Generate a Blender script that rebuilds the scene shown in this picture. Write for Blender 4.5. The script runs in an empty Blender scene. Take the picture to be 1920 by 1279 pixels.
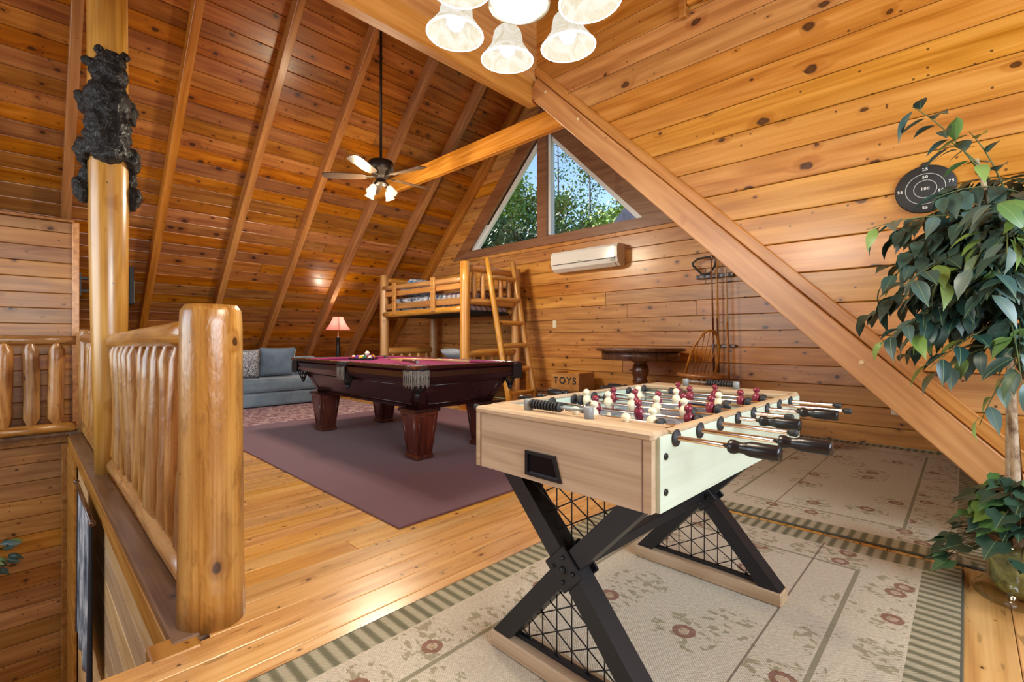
import bpy, bmesh, math, random
from mathutils import Vector, Matrix
PI = math.pi
rnd = random.Random(7)
S = bpy.context.scene
COL = S.collection

# ---------------------------------------------------------------- camera
cam = bpy.data.cameras.new('camera')
cam.sensor_width = 36; cam.lens = 36 * 884 / 1920; cam.shift_y = -3.5 / 1920
cam.clip_start = 0.05; cam.clip_end = 300
camo = bpy.data.objects.new('camera', cam); COL.objects.link(camo)
camo.location = (0, 0, 1.05); camo.rotation_euler = (PI / 2, 0, math.radians(43.9))
S.camera = camo

# ---------------------------------------------------------------- world, sun, daylight, exposure
S.view_settings.view_transform = 'Standard'; S.view_settings.look = 'None'
S.view_settings.gamma = 1; S.view_settings.use_curve_mapping = False
S.view_settings.exposure = 0.17
W = bpy.data.worlds.new('sky'); S.world = W; W.use_nodes = True
wn = W.node_tree; wn.nodes.clear()
sky = wn.nodes.new('ShaderNodeTexSky'); sky.sky_type = 'NISHITA'; sky.sun_disc = False
sky.sun_elevation = math.radians(42); sky.sun_rotation = math.radians(160); sky.air_density = 1.0; sky.dust_density = 0.3; sky.ozone_density = 2.5
bg = wn.nodes.new('ShaderNodeBackground'); bg.inputs['Strength'].default_value = 0.27
wo = wn.nodes.new('ShaderNodeOutputWorld')
wn.links.new(sky.outputs[0], bg.inputs[0]); wn.links.new(bg.outputs[0], wo.inputs[0])

def add_light(name, typ, loc, power, color, rot=(0, 0, 0), **kw):
    d = bpy.data.lights.new(name, typ); d.energy = power; d.color = color
    for k, v in kw.items(): setattr(d, k, v)
    o = bpy.data.objects.new(name, d); COL.objects.link(o); o.location = loc; o.rotation_euler = rot
    return o
add_light('sun', 'SUN', (-20, 0, 30), 16.0, (1, .95, .86), (0, math.radians(-48), math.radians(3)), angle=.01)
# daylight entering by the dormer window (right of the camera) and the tall front windows (behind it)
add_light('dormer_daylight', 'AREA', (2.78, .9, 2.05), 210, (.80, .92, 1.0), (0, math.radians(90), 0), shape='RECTANGLE', size=1.5, size_y=3.2)
add_light('front_daylight', 'AREA', (-4.9, -4.62, 2.2), 185, (.88, .95, 1.0), (math.radians(90), 0, 0), shape='RECTANGLE', size=5.0, size_y=3.0)

cy = S.cycles
cy.use_denoising = True; cy.use_adaptive_sampling = True; cy.adaptive_threshold = .035
cy.max_bounces = 6; cy.diffuse_bounces = 3; cy.glossy_bounces = 2; cy.transmission_bounces = 4; cy.transparent_max_bounces = 16
cy.sample_clamp_indirect = 6; cy.caustics_reflective = False; cy.caustics_refractive = False; cy.blur_glossy = .5

# ---------------------------------------------------------------- material helpers
class NT:
    def __init__(s, name):
        s.m = bpy.data.materials.new(name); s.m.use_nodes = True; s.t = s.m.node_tree
        s.b = s.t.nodes['Principled BSDF']
    def n(s, typ, ins=None, **props):
        x = s.t.nodes.new(typ)
        for k, v in props.items(): setattr(x, k, v)
        for k, v in (ins or {}).items(): s.put(x.inputs[k], v)
        return x
    def put(s, sock, v):
        if isinstance(v, bpy.types.NodeSocket): s.t.links.new(v, sock)
        else:
            if isinstance(v, (tuple, list)) and sock.type == 'RGBA' and len(v) == 3: v = (*v, 1)
            sock.default_value = v
    def math(s, op, a, b=0.0, c=0.0, clamp=False):
        x = s.n('ShaderNodeMath', {0: a, 1: b, 2: c}, operation=op, use_clamp=clamp); return x.outputs[0]
    def vmath(s, op, a, b): return s.n('ShaderNodeVectorMath', {0: a, 1: b}, operation=op).outputs[0]
    def mix(s, f, a, b, mode='MIX'):
        x = s.n('ShaderNodeMix', data_type='RGBA', blend_type=mode)
        s.put(x.inputs[0], f); s.put(x.inputs[6], a); s.put(x.inputs[7], b); return x.outputs[2]
    def ramp(s, f, stops, interp='LINEAR'):
        x = s.n('ShaderNodeValToRGB', {0: f}); cr = x.color_ramp; cr.interpolation = interp
        while len(cr.elements) < len(stops): cr.elements.new(.5)
        for e, (p, c) in zip(cr.elements, stops): e.position = p; e.color = (*c, 1) if len(c) == 3 else c
        return x.outputs[0]
    def noise(s, vec, scale, detail=3, rough=.55, dist=0.0, dim='3D'):
        return s.n('ShaderNodeTexNoise', {'Vector': vec, 'Scale': scale, 'Detail': detail, 'Roughness': rough, 'Distortion': dist}, noise_dimensions=dim).outputs[0]
    def smooth(s, v, lo, hi):
        return s.n('ShaderNodeMapRange', {0: v, 1: lo, 2: hi, 3: 0.0, 4: 1.0}, interpolation_type='SMOOTHSTEP').outputs[0]
    def obj(s): return s.n('ShaderNodeTexCoord').outputs['Object']
    def rand(s): return s.n('ShaderNodeObjectInfo').outputs['Random']
    def set(s, **kw):
        for k, v in kw.items(): s.put(s.b.inputs[k.replace('_', ' ')], v)
        return s
    def bump(s, h, strength=.2, dist=.01):
        s.put(s.b.inputs['Normal'], s.n('ShaderNodeBump', {'Strength': strength, 'Distance': dist, 'Height': h}).outputs[0])

def plain(name, col, rough=.5, metal=0.0, vary=0.0, vs=30, bump=0.0, **kw):
    t = NT(name); c = col
    if vary:
        nz = t.noise(t.obj(), vs, 3)
        c = t.ramp(nz, [(.3, tuple(x * (1 - vary) for x in col)), (.7, tuple(min(1, x * (1 + vary)) for x in col))])
        if bump: t.bump(nz, bump, .004)
    t.set(Base_Color=c, Roughness=rough, Metallic=metal, **kw)
    return t.m

def wood(name, light, mid, dark, axis='x', knots=.45, kscale=4.6, rough=.38, grain=1.0, tone=.22, coat=0.25, ksize=1.0, kdim='2D', glossvar=.1, knotcol=(.035, .011, .005), mott=.25, fleck=0, bumpy=0):
    t = NT(name); o = t.obj(); r = t.rand()
    if axis != 'x':
        sp = t.n('ShaderNodeSeparateXYZ', {0: o})
        a = (2, 0, 1) if axis == 'z' else (1, 0, 2)
        o = t.n('ShaderNodeCombineXYZ', {0: sp.outputs[a[0]], 1: sp.outputs[a[1]], 2: sp.outputs[a[2]]}).outputs[0]
    off = t.n('ShaderNodeCombineXYZ', {0: t.math('MULTIPLY', r, 91.7), 1: t.math('MULTIPLY', r, 373.3), 2: t.math('MULTIPLY', r, 57.1)}).outputs[0]
    p = t.vmath('ADD', o, off)
    # knots
    vor = t.n('ShaderNodeTexVoronoi', {'Vector': t.vmath('MULTIPLY', p, (.75, 1.15, 1.0)), 'Scale': kscale, 'Randomness': 1.0}, voronoi_dimensions=kdim, feature='F1')
    d = vor.outputs['Distance']; cs = t.n('ShaderNodeSeparateColor', {0: vor.outputs['Color']})
    keep = t.math('LESS_THAN', cs.outputs[0], knots)
    wob = t.math('MULTIPLY', t.math('SUBTRACT', t.noise(p, 30, 0), .5), .07)
    dd = t.math('ADD', d, wob)
    rad = t.math('MULTIPLY_ADD', t.math('MULTIPLY', cs.outputs[1], cs.outputs[1]), .085 * ksize, .022 * ksize)
    q = t.math('DIVIDE', dd, rad)
    core = t.math('MULTIPLY', t.math('SUBTRACT', 1.0, t.smooth(q, .65, 1.15)), keep)
    inner = t.math('MULTIPLY', t.math('SUBTRACT', 1.0, t.smooth(q, .1, .75)), keep)
    halo = t.math('MULTIPLY', t.math('SUBTRACT', 1.0, t.smooth(q, 1.0, 3.4)), keep)
    # grain
    g1 = t.noise(t.vmath('MULTIPLY', p, (.8, 17, 17)), 1.0, 2, .55)
    big = t.noise(t.vmath('MULTIPLY', p, (.55, 5.0, 5.0)), 1.0, 1, .5)
    ph = t.math('ADD', t.math('MULTIPLY', big, 46.0), t.math('MULTIPLY', halo, 5.0))
    ring = t.math('MULTIPLY_ADD', t.math('SINE', ph), .5, .5)
    fine = t.noise(t.vmath('MULTIPLY', p, (2.5, 130, 130)), 1.0, 0)
    v = t.math('ADD', t.math('MULTIPLY', g1, .70), t.math('ADD', t.math('MULTIPLY', ring, .11 * grain), t.math('MULTIPLY', fine, .19 * grain)))
    c = t.ramp(v, [(.28, dark), (.5, mid), (.76, light)])
    mo = t.noise(t.vmath('MULTIPLY', p, (.9, 3.5, 3.5)), 1.3, 2, .6)
    c = t.mix(t.math('MULTIPLY', t.smooth(mo, .48, .72), mott), c, tuple(x * y for x, y in zip(dark, (.62, .52, .45))))
    c = t.mix(t.math('MULTIPLY', halo, .40), c, tuple(x * y for x, y in zip(dark, (.85, .7, .6))))
    c = t.mix(t.math('MULTIPLY', core, .92), c, knotcol)
    c = t.mix(t.math('MULTIPLY', inner, .5), c, tuple(x * .4 for x in dark))
    if fleck:
        fk = t.smooth(t.noise(t.vmath('MULTIPLY', p, (7, 42, 42)), 1.0, 1), .66, .74)
        c = t.mix(t.math('MULTIPLY', fk, fleck), c, tuple(x * .35 for x in dark))
    # tiny pin knots
    v2 = t.n('ShaderNodeTexVoronoi', {'Vector': p, 'Scale': 17.0}, voronoi_dimensions=kdim)
    c2 = t.n('ShaderNodeSeparateColor', {0: v2.outputs['Color']})
    pin = t.math('MULTIPLY', t.math('LESS_THAN', v2.outputs['Distance'], .11), t.math('LESS_THAN', t.math('ADD', c2.outputs[0], t.math('MULTIPLY', t.math('SUBTRACT', big, .5), .35)), .055 * min(1, knots * 3)))
    c = t.mix(t.math('MULTIPLY', pin, .8), c, knotcol)
    br = t.math('MULTIPLY_ADD', t.math('FRACT', t.math('MULTIPLY', r, 7.31)), 2 * tone, 1 - tone)
    hs = t.n('ShaderNodeHueSaturation', {'Hue': t.math('MULTIPLY_ADD', t.math('FRACT', t.math('MULTIPLY', r, 13.7)), .010, .495), 'Saturation': t.math('MULTIPLY_ADD', t.math('FRACT', t.math('MULTIPLY', r, 3.7)), .16, .92), 'Value': br, 'Color': c})
    t.set(Base_Color=hs.outputs[0], Roughness=t.math('MULTIPLY_ADD', g1, glossvar, rough - glossvar / 2), Coat_Weight=coat, Coat_Roughness=.22)
    if bumpy:
        bn = t.noise(t.vmath('MULTIPLY', p, (5, 14, 14)), 1.6, 3, .65)
        c5 = t.mix(t.math('MULTIPLY', t.smooth(bn, .52, .70), .45), hs.outputs[0], tuple(x * .7 for x in dark)); t.set(Base_Color=c5); t.bump(bn, bumpy, .02)
    return t.m

PINE = ((.72, .35, .092), (.56, .235, .047), (.36, .128, .021))
MAT = {}
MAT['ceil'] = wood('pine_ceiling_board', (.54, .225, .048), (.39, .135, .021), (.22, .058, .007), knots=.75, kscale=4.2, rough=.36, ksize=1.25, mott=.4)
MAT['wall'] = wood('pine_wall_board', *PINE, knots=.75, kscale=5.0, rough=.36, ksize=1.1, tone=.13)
MAT['cheek'] = wood('pine_cheek_board', (.74, .385, .115), (.59, .262, .058), (.40, .150, .026), knots=.42, kscale=3.8, rough=.34, tone=.14, ksize=1.15)
MAT['floor'] = wood('pine_floor_plank', (.86, .53, .20), (.72, .39, .115), (.50, .235, .055), knots=.55, kscale=6.5, rough=.27, tone=.10, fleck=.55, mott=.3, ksize=.6, coat=.5, grain=1.2)
MAT['beam'] = wood('pine_beam', (.76, .40, .125), (.62, .285, .07), (.44, .175, .034), knots=.25, kscale=2.6, rough=.4, tone=.08, kdim='3D', ksize=.8)
MAT['rafter'] = wood('pine_rafter', (.58, .27, .075), (.45, .18, .04), (.29, .10, .018), knots=.3, kscale=3.5, rough=.42, tone=.12, kdim='3D')
MAT['brown'] = wood('stained_window_frame', (.36, .175, .09), (.28, .125, .06), (.18, .075, .036), knots=.2, kscale=3, rough=.4, tone=.08)
MAT['lower'] = wood('pine_lower_board', (.60, .31, .09), (.45, .20, .045), (.28, .105, .019), knots=.5, kscale=4.5, rough=.4)
MAT['pale'] = wood('pale_stair_board', (.80, .60, .34), (.70, .47, .21), (.52, .30, .11), knots=.3, kscale=4, rough=.4)
MAT['ledge'] = wood('dark_ledge', (.26, .165, .10), (.17, .095, .052), (.085, .045, .024), knots=.3, kscale=4, rough=.32)
MAT['log'] = wood('peeled_log', (.62, .335, .10), (.45, .20, .045), (.24, .088, .017), axis='z', knots=.8, kscale=5.5, rough=.33, kdim='3D', coat=.6, tone=.12, ksize=1.1, grain=1.8, mott=.45, bumpy=.35)
MAT['pole'] = wood('pale_log_post', (.70, .42, .145), (.56, .295, .08), (.36, .165, .038), axis='z', knots=.6, kscale=4.0, rough=.32, kdim='3D', coat=.6, tone=.04)
MAT['bedlog'] = wood('bed_log', (.76, .42, .13), (.62, .29, .07), (.42, .17, .034), axis='z', knots=.6, kscale=6.0, rough=.36, kdim='3D', coat=.4, tone=.1, ksize=1.1, mott=.4)
MAT['paleplug'] = plain('pale_wood_plug', (.80, .62, .36), .5)
MAT['groove'] = plain('groove_shadow', (.075, .027, .008), .8)
MAT['cherry'] = wood('dark_cherry', (.048, .012, .010), (.028, .007, .006), (.014, .004, .004), knots=.02, rough=.24, coat=.7, tone=.05)
MAT['mahogany'] = wood('mahogany_leg', (.17, .040, .018), (.105, .022, .010), (.05, .011, .006), axis='z', knots=.02, rough=.25, coat=.7, tone=.1)
MAT['walnut'] = wood('walnut_table', (.20, .09, .045), (.13, .052, .025), (.065, .026, .013), axis='z', knots=.05, rough=.28, coat=.6)
MAT['honey'] = wood('honey_chair_wood', (.55, .25, .07), (.42, .16, .035), (.25, .08, .015), axis='z', knots=.03, rough=.3, coat=.5)
MAT['oak'] = wood('oak_laminate', (.58, .44, .29), (.47, .335, .205), (.33, .22, .125), knots=.0, rough=.5, tone=.03, coat=.0, grain=1.4)
MAT['daylit_oak'] = wood('daylit_oak_laminate', (.62, .70, .58), (.56, .64, .51), (.46, .53, .40), knots=.0, rough=.45, tone=.02, coat=.05, grain=1.3)  # copy of the oak with cool window daylight put into its colour
MAT['black'] = plain('black_metal', (.014, .014, .016), .42, .3)
MAT['blackplastic'] = plain('black_plastic', (.010, .010, .012), .28)
MAT['rubber'] = plain('black_rubber', (.02, .021, .024), .6)
MAT['chrome'] = plain('chrome', (.78, .76, .72), .16, 1.0)
MAT['white'] = plain('white_plastic', (.82, .80, .76), .35)
MAT['vinyl'] = plain('white_vinyl', (.80, .82, .84), .4)
MAT['cream'] = plain('cream_plastic', (.80, .70, .48), .35)
MAT['maroon'] = plain('maroon_plastic', (.20, .018, .032), .28)
MAT['tvblack'] = plain('matt_black_housing', (.012, .012, .013), .7)
MAT['grey'] = plain('grey_plastic', (.24, .25, .25), .4)
MAT['brass'] = plain('brushed_nickel', (.60, .56, .50), .35, 1.0)
MAT['bronze'] = plain('dark_bronze', (.035, .025, .020), .35, .6)
MAT['leather'] = plain('pocket_leather', (.020, .018, .020), .45, 0, .3, 60)
MAT['fringe'] = plain('fringe_cord', (.30, .27, .24), .5, 0, .6, 120)

# ---------------------------------------------------------------- object helpers
def tag(o, label=None, cat=None, group=None, kind=None):
    if label: o['label'] = label
    if cat: o['category'] = cat
    if group: o['group'] = group
    if kind: o['kind'] = kind
    return o
def empty(name, loc=(0, 0, 0), rz=0, label=None, cat=None, group=None, kind=None):
    o = bpy.data.objects.new(name, None); COL.objects.link(o); o.empty_display_size = .1
    o.location = loc; o.rotation_euler = (0, 0, rz)
    return tag(o, label, cat, group, kind)
def link(name, me, mat=None, parent=None):
    o = bpy.data.objects.new(name, me); COL.objects.link(o)
    if mat is not None and not me.materials: me.materials.append(mat)
    if parent is not None: o.parent = parent
    return o
def copy_tree(o, parent=None):
    c = o.copy(); COL.objects.link(c); c.parent = parent
    for ch in list(o.children): copy_tree(ch, c)
    return c
def frame(p0, p1):
    z = (Vector(p1) - Vector(p0)); L = z.length; z = z / L
    x = Vector((0, 0, 1)).cross(z)
    if x.length < 1e-4: x = Vector((1, 0, 0))
    x.normalize(); y = z.cross(x)
    return Vector(p0), x, y, z, L

class MB:
    def __init__(s): s.v = []; s.f = []; s.sm = []
    def add(s, vs, fs, smooth=False):
        k = len(s.v); s.v += [tuple(v) for v in vs]
        for f in fs: s.f.append(tuple(i + k for i in f)); s.sm.append(smooth)
        return s
    def box(s, c, d, rot=None, bev=0.0):
        hx, hy, hz = d[0] / 2, d[1] / 2, d[2] / 2; b = min(bev, hx * .9, hy * .9, hz * .9)
        M_ = rot if rot is not None else Matrix.Identity(3); c = Vector(c)
        if b <= 0:
            vs = [(x, y, z) for x in (-hx, hx) for y in (-hy, hy) for z in (-hz, hz)]
            fs = [(0, 1, 3, 2), (4, 6, 7, 5), (0, 4, 5, 1), (2, 3, 7, 6), (0, 2, 6, 4), (1, 5, 7, 3)]
        else:
            bm = bmesh.new(); bmesh.ops.create_cube(bm, size=1)
            for v in bm.verts: v.co = Vector((v.co.x * d[0], v.co.y * d[1], v.co.z * d[2]))
            bmesh.ops.bevel(bm, geom=list(bm.edges), offset=b, segments=2 if b > .015 else 1, affect='EDGES', profile=.5)
            bm.verts.index_update(); vs = [tuple(v.co) for v in bm.verts]; fs = [[v.index for v in f.verts] for f in bm.faces]; bm.free()
        return s.add([c + M_ @ Vector(v) for v in vs], fs, False)
    def tube(s, path, r, n=10, caps=True, smooth=True, flat=None):
        pts = [Vector(p) for p in path]; rs = r if isinstance(r, (list, tuple)) else [r] * len(pts)
        vs = []; m = len(pts); px = None
        for i, p in enumerate(pts):
            d = (pts[min(i + 1, m - 1)] - pts[max(i - 1, 0)])
            d = d.normalized() if d.length > 1e-9 else Vector((0, 0, 1))
            if px is None:
                px = Vector((0, 0, 1)).cross(d)
                if px.length < 1e-3: px = Vector((1, 0, 0))
            px = (px - d * px.dot(d)).normalized(); py = d.cross(px)
            for k in range(n):
                a = 2 * PI * k / n; ry = rs[i] * (flat or 1)
                vs.append(p + px * math.cos(a) * rs[i] + py * math.sin(a) * ry)
        fs = [(i * n + k, i * n + (k + 1) % n, (i + 1) * n + (k + 1) % n, (i + 1) * n + k) for i in range(m - 1) for k in range(n)]
        s.add(vs, fs, smooth)
        if caps:
            k = len(s.v) - m * n
            s.f.append(tuple(k + i for i in reversed(range(n)))); s.sm.append(False)
            s.f.append(tuple(k + (m - 1) * n + i for i in range(n))); s.sm.append(False)
        return s
    def lathe(s, prof, c=(0, 0, 0), n=20, axis=None, smooth=True, sx=1, sy=1, rot0=0):
        c = Vector(c); vs = []
        for r, z in prof:
            for k in range(n):
                a = 2 * PI * k / n + rot0; v = Vector((r * math.cos(a) * sx, r * math.sin(a) * sy, z))
                if axis is not None: v = axis @ v
                vs.append(c + v)
        m = len(prof)
        fs = [(i * n + k, i * n + (k + 1) % n, (i + 1) * n + (k + 1) % n, (i + 1) * n + k) for i in range(m - 1) for k in range(n)]
        s.add(vs, fs, smooth)
        k0 = len(s.v) - m * n
        if prof[0][0] > 1e-5: s.f.append(tuple(k0 + i for i in reversed(range(n)))); s.sm.append(False)
        if prof[-1][0] > 1e-5: s.f.append(tuple(k0 + (m - 1) * n + i for i in range(n))); s.sm.append(False)
        return s
    def prism(s, poly, y0, y1, axes=None):
        # poly: 2D points; extruded along the third axis
        ax = axes or (Vector((1, 0, 0)), Vector((0, 0, 1)), Vector((0, 1, 0)))
        n = len(poly); vs = [ax[0] * p[0] + ax[1] * p[1] + ax[2] * y for y in (y0, y1) for p in poly]
        fs = [tuple(range(n)), tuple(reversed(range(n, 2 * n)))] + [(k, k + n, (k + 1) % n + n, (k + 1) % n) for k in range(n)]
        return s.add(vs, fs)
    def ball(s, c, r, n=14, m=9, sc=(1, 1, 1), rot=None):
        c = Vector(c); vs = []; fs = []
        for i in range(m + 1):
            th = PI * i / m
            for k in range(n):
                a = 2 * PI * k / n
                v = Vector((r * sc[0] * math.sin(th) * math.cos(a), r * sc[1] * math.sin(th) * math.sin(a), r * sc[2] * math.cos(th)))
                if rot is not None: v = rot @ v
                vs.append(c + v)
        for i in range(m):
            for k in range(n): fs.append((i * n + k, (i + 1) * n + k, (i + 1) * n + (k + 1) % n, i * n + (k + 1) % n))
        return s.add(vs, fs, True)
    def mesh(s, name):
        me = bpy.data.meshes.new(name); me.from_pydata(s.v, [], s.f); me.polygons.foreach_set('use_smooth', s.sm)
        bm = bmesh.new(); bm.from_mesh(me); bmesh.ops.remove_doubles(bm, verts=bm.verts, dist=1e-6)
        bmesh.ops.recalc_face_normals(bm, faces=bm.faces); bm.to_mesh(me); bm.free()
        return me
    def build(s, name, mat, parent=None):
        return link(name, s.mesh(name), mat, parent)

def rotm(axis, deg): return Matrix.Rotation(math.radians(deg), 3, axis)
def bez(p, n=12):
    p = [Vector(x) for x in p]; out = []
    for i in range(n + 1):
        t = i / n; q = p[:]
        while len(q) > 1: q = [q[k].lerp(q[k + 1], t) for k in range(len(q) - 1)]
        out.append(q[0])
    return out

def plank(parent, O, ex, ey, corners, th=.02, mat=None, ch=.006, name='plank'):
    """board lying in plane (O, ex along the grain, ey across); corners a,b,c,d counter-clockwise from low-left"""
    O, ex, ey = Vector(O), Vector(ex), Vector(ey); ez = ex.cross(ey)
    cx = sum(c[0] for c in corners) / 4; cy_ = sum(c[1] for c in corners) / 4
    L = [(c[0] - cx, c[1] - cy_) for c in corners]
    g = .0022 if ch > .004 else .0012
    base = [(x + (g if i in (0, 3) else -g), y + (g if i < 2 else -g)) for i, (x, y) in enumerate(L)]
    top = [(x + (.001 if i in (0, 3) else -.001), y + (ch if i < 2 else -ch)) for i, (x, y) in enumerate(base)]
    vs = [(x, y, -th) for x, y in base] + [(x, y, -ch * .8) for x, y in base] + [(x, y, 0) for x, y in top]
    fs = [(8, 9, 10, 11)]
    for k in range(4):
        j = (k + 1) % 4
        fs += [(k, j, j + 4, k + 4), (k + 4, j + 4, j + 8, k + 8)]
    me = bpy.data.meshes.new(name); me.from_pydata(vs, [], fs)
    o = link(name, me, mat, parent)
    P = O + ex * cx + ey * cy_
    m = Matrix.Identity(4)
    for i in range(3): m[i][0], m[i][1], m[i][2], m[i][3] = ex[i], ey[i], ez[i], P[i]
    o.matrix_local = m
    return o
def slab(name, poly3, thick, mat, label=None, cat=None):
    """backing slab: polygon (inner face), extruded outward by thick (vector)"""
    t = Vector(thick); n = len(poly3); vs = [Vector(p) for p in poly3] + [Vector(p) + t for p in poly3]
    fs = [tuple(range(n)), tuple(reversed(range(n, 2 * n)))] + [(k, k + n, (k + 1) % n + n, (k + 1) % n) for k in range(n)]
    b = MB().add(vs, fs); o = b.build(name, mat)
    return tag(o, label, cat, kind='structure')

# ================================================================ STRUCTURE
RX = -4.98                      # ridge line
YG, YC, YB = 5.90, 3.33, -4.5   # far gable, dormer cheek wall, front (behind the camera)
LB = 10.595                     # left boards: z - x
RB = .635                       # right boards: x + z
ZR = (LB + RB) / 2              # ridge height of the boards
XR = RX
Q = math.sqrt(.5)

# ---- floor
fl = empty('floor', label='honey pine plank floor of the loft', cat='floor', kind='structure')
def floor_piece(x0, x1, y0, y1):
    MB().box(((x0 + x1) / 2, (y0 + y1) / 2, -.07), (x1 - x0, y1 - y0, .10)).build('subfloor', MAT['groove'], fl)
floor_piece(-10.7, -1.92, .46, YG); floor_piece(-1.92, 2.75, YB, YG); floor_piece(-10.7, -7.62, YB, .46)
w = .1365; x = -1.92 + 34 * w; k = 0
while x > -10.5:
    x1 = x; x0 = x - w; x = x0
    lo = YB if x0 > -1.95 else (.46 if x1 > -7.55 else YB)
    cuts = sorted(rnd.uniform(.9, 5.3) for _ in range(1)) if lo > 0 else sorted((rnd.uniform(-2.5, .6), rnd.uniform(1.6, 5.0)))
    ys = [lo] + cuts + [YG]
    for a, b in zip(ys[:-1], ys[1:]):
        plank(fl, (0, 0, 0), (0, 1, 0), (-1, 0, 0), [(a, -x1), (b, -x1), (b, -x0), (a, -x0)], .02, MAT['floor'], .003)

# ---- left roof slope
ce = empty('ceiling', label='left roof slope of knotty pine boards and rafters', cat='ceiling', kind='structure')
sl = MB(); sx = Vector((Q, 0, Q)); nrm = Vector((Q, 0, -Q)); P0 = Vector((-LB, 0, 0))
SL = (RX + LB) / Q
sl.add([P0 + sx * a + Vector((0, y, 0)) - nrm * b for a in (-.1, SL) for y in (YB - .1, YG + .1) for b in (.022, .07)],
       [(0, 1, 3, 2), (4, 6, 7, 5), (0, 4, 5, 1), (2, 3, 7, 6), (0, 2, 6, 4), (1, 5, 7, 3)])
sl.build('roof_deck', MAT['groove'], ce)
s_ = 0; wb = .190
while s_ < SL - .01:
    s1 = min(s_ + wb, SL)
    c_ = rnd.choice([rnd.uniform(.6, 5.2), rnd.uniform(-4, -1), rnd.uniform(-4, 0)])
    for a, b in ((YB, c_), (c_, YG)):
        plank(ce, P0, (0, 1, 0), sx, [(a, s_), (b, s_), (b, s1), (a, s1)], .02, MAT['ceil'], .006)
    s_ = s1
RAFT = [.37 + .92 * k for k in range(-5, 6)]
def rafter_mesh(L, wd, dp):
    return MB().box((0, 0, 0), (L, wd, dp), bev=.004).mesh('rafter')
rme = rafter_mesh(SL, .089, .18); rme.materials.append(MAT['rafter'])
for y in RAFT + [5.845]:
    o = link('rafter', rme, None, ce); m = Matrix.Identity(4)
    ey_ = Vector((0, 1, 0)); c0 = P0 + sx * (SL / 2) + nrm * .09 + Vector((0, y, 0))
    for i in range(3): m[i][0], m[i][1], m[i][2], m[i][3] = sx[i], ey_[i], sx.cross(ey_)[i], c0[i]
    o.matrix_local = m

# ---- right roof slope beyond the dormer, and the upper slope above the header
cr = empty('ceiling_right', label='right roof slope of pine boards beside the far gable', cat='ceiling', kind='structure')
sr = Vector((-Q, 0, Q)); P1 = Vector((RB, 0, 0)); SR = (RB - RX) / Q; nr = Vector((-Q, 0, -Q))
def rdeck(y0, y1, s0):
    MB().add([P1 + sr * a + Vector((0, y, 0)) - nr * b for a in (s0, SR) for y in (y0, y1) for b in (.022, .07)],
             [(0, 1, 3, 2), (4, 6, 7, 5), (0, 4, 5, 1), (2, 3, 7, 6), (0, 2, 6, 4), (1, 5, 7, 3)]).build('roof_deck', MAT['groove'], cr)
HX, HZ = -2.884, 3.225
SH = (RB - HX) / Q
rdeck(YC + .03, YG + .1, -.1); rdeck(YB - .1, YC + .03, SH + .14)
s_ = 0
while s_ < SR - .01:
    s1 = min(s_ + wb, SR); y0 = YC + .05 if s_ < SH + .14 else YB
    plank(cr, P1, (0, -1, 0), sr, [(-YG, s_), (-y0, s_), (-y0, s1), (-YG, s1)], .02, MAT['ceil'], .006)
    s_ = s1
for y in (4.07, 4.98, 5.845):
    o = link('rafter', rme, None, cr); m = Matrix.Identity(4)
    c0 = P1 + sr * (SR / 2) + nr * .09 + Vector((0, y, 0)); ey_ = Vector((0, -1, 0))
    for i in range(3): m[i][0], m[i][1], m[i][2], m[i][3] = sr[i], ey_[i], sr.cross(ey_)[i], c0[i]
    o.matrix_local = m

# ---- far gable wall with its triangular window
gw = empty('wall_back', label='far gable wall of horizontal knotty pine boards', cat='wall', kind='structure')
WZ0, WHW = 2.66, 1.86           # window opening: sill height and half width at the sill (45 degrees)
def wl(z): return RX - (WHW - (z - WZ0))
def wr(z): return RX + (WHW - (z - WZ0))
WA = WZ0 + WHW
z = .177 - .195; rows = []
while z < ZR: rows.append((max(z, 0), min(z + .195, ZR))); z += .195
gy = (0, YG, 0)
def gplank(a0, a1, b0, b1, z0, z1):   # left edge x at z0,z1 ; right edge x at z0,z1
    plank(gw, (0, YG, 0), (1, 0, 0), (0, 0, 1), [(a0, z0), (b0, z0), (b1, z1), (a1, z1)], .02, MAT['wall'], .005)
for z0, z1 in rows:
    if z1 - z0 < .03: continue
    L0, L1, R0, R1 = z0 - LB, z1 - LB, RB - z0, RB - z1
    zm = (z0 + z1) / 2
    if WZ0 - .03 < zm < WA:
        gplank(L0, L1, wl(z0), wl(z1), z0, z1); gplank(wr(z0), wr(z1), R0, R1, z0, z1)
    else:
        if R0 - L0 > 4:
            cs = [rnd.uniform(-4.9, -3.3), rnd.uniform(-2.9, -.9)] if rnd.random() < .2 else ([rnd.uniform(-4.6, -1.6)] if rnd.random() < .5 else [])
            cs = [c for c in cs if L0 + .5 < c < R1 - .5]
        else: cs = []
        xs0 = [L0] + cs + [R0]; xs1 = [L1] + cs + [R1]
        for i in range(len(xs0) - 1): gplank(xs0[i], xs1[i], xs0[i + 1], xs1[i + 1], z0, z1)
# backing in three pieces round the opening
bk = MB(); Y0, Y1 = YG + .021, YG + .12
def tri(poly): bk.prism(poly, Y0, Y1)
tri([(-LB, 0), (RB, 0), (RB - WZ0, WZ0), (WZ0 - LB, WZ0)])
tri([(WZ0 - LB, WZ0), (RX - WHW, WZ0), (RX, WA), (RX, ZR)])
tri([(RX + WHW, WZ0), (RB - WZ0, WZ0), (RX, ZR), (RX, WA)])
bk.build('backing', MAT['groove'], gw)

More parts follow.
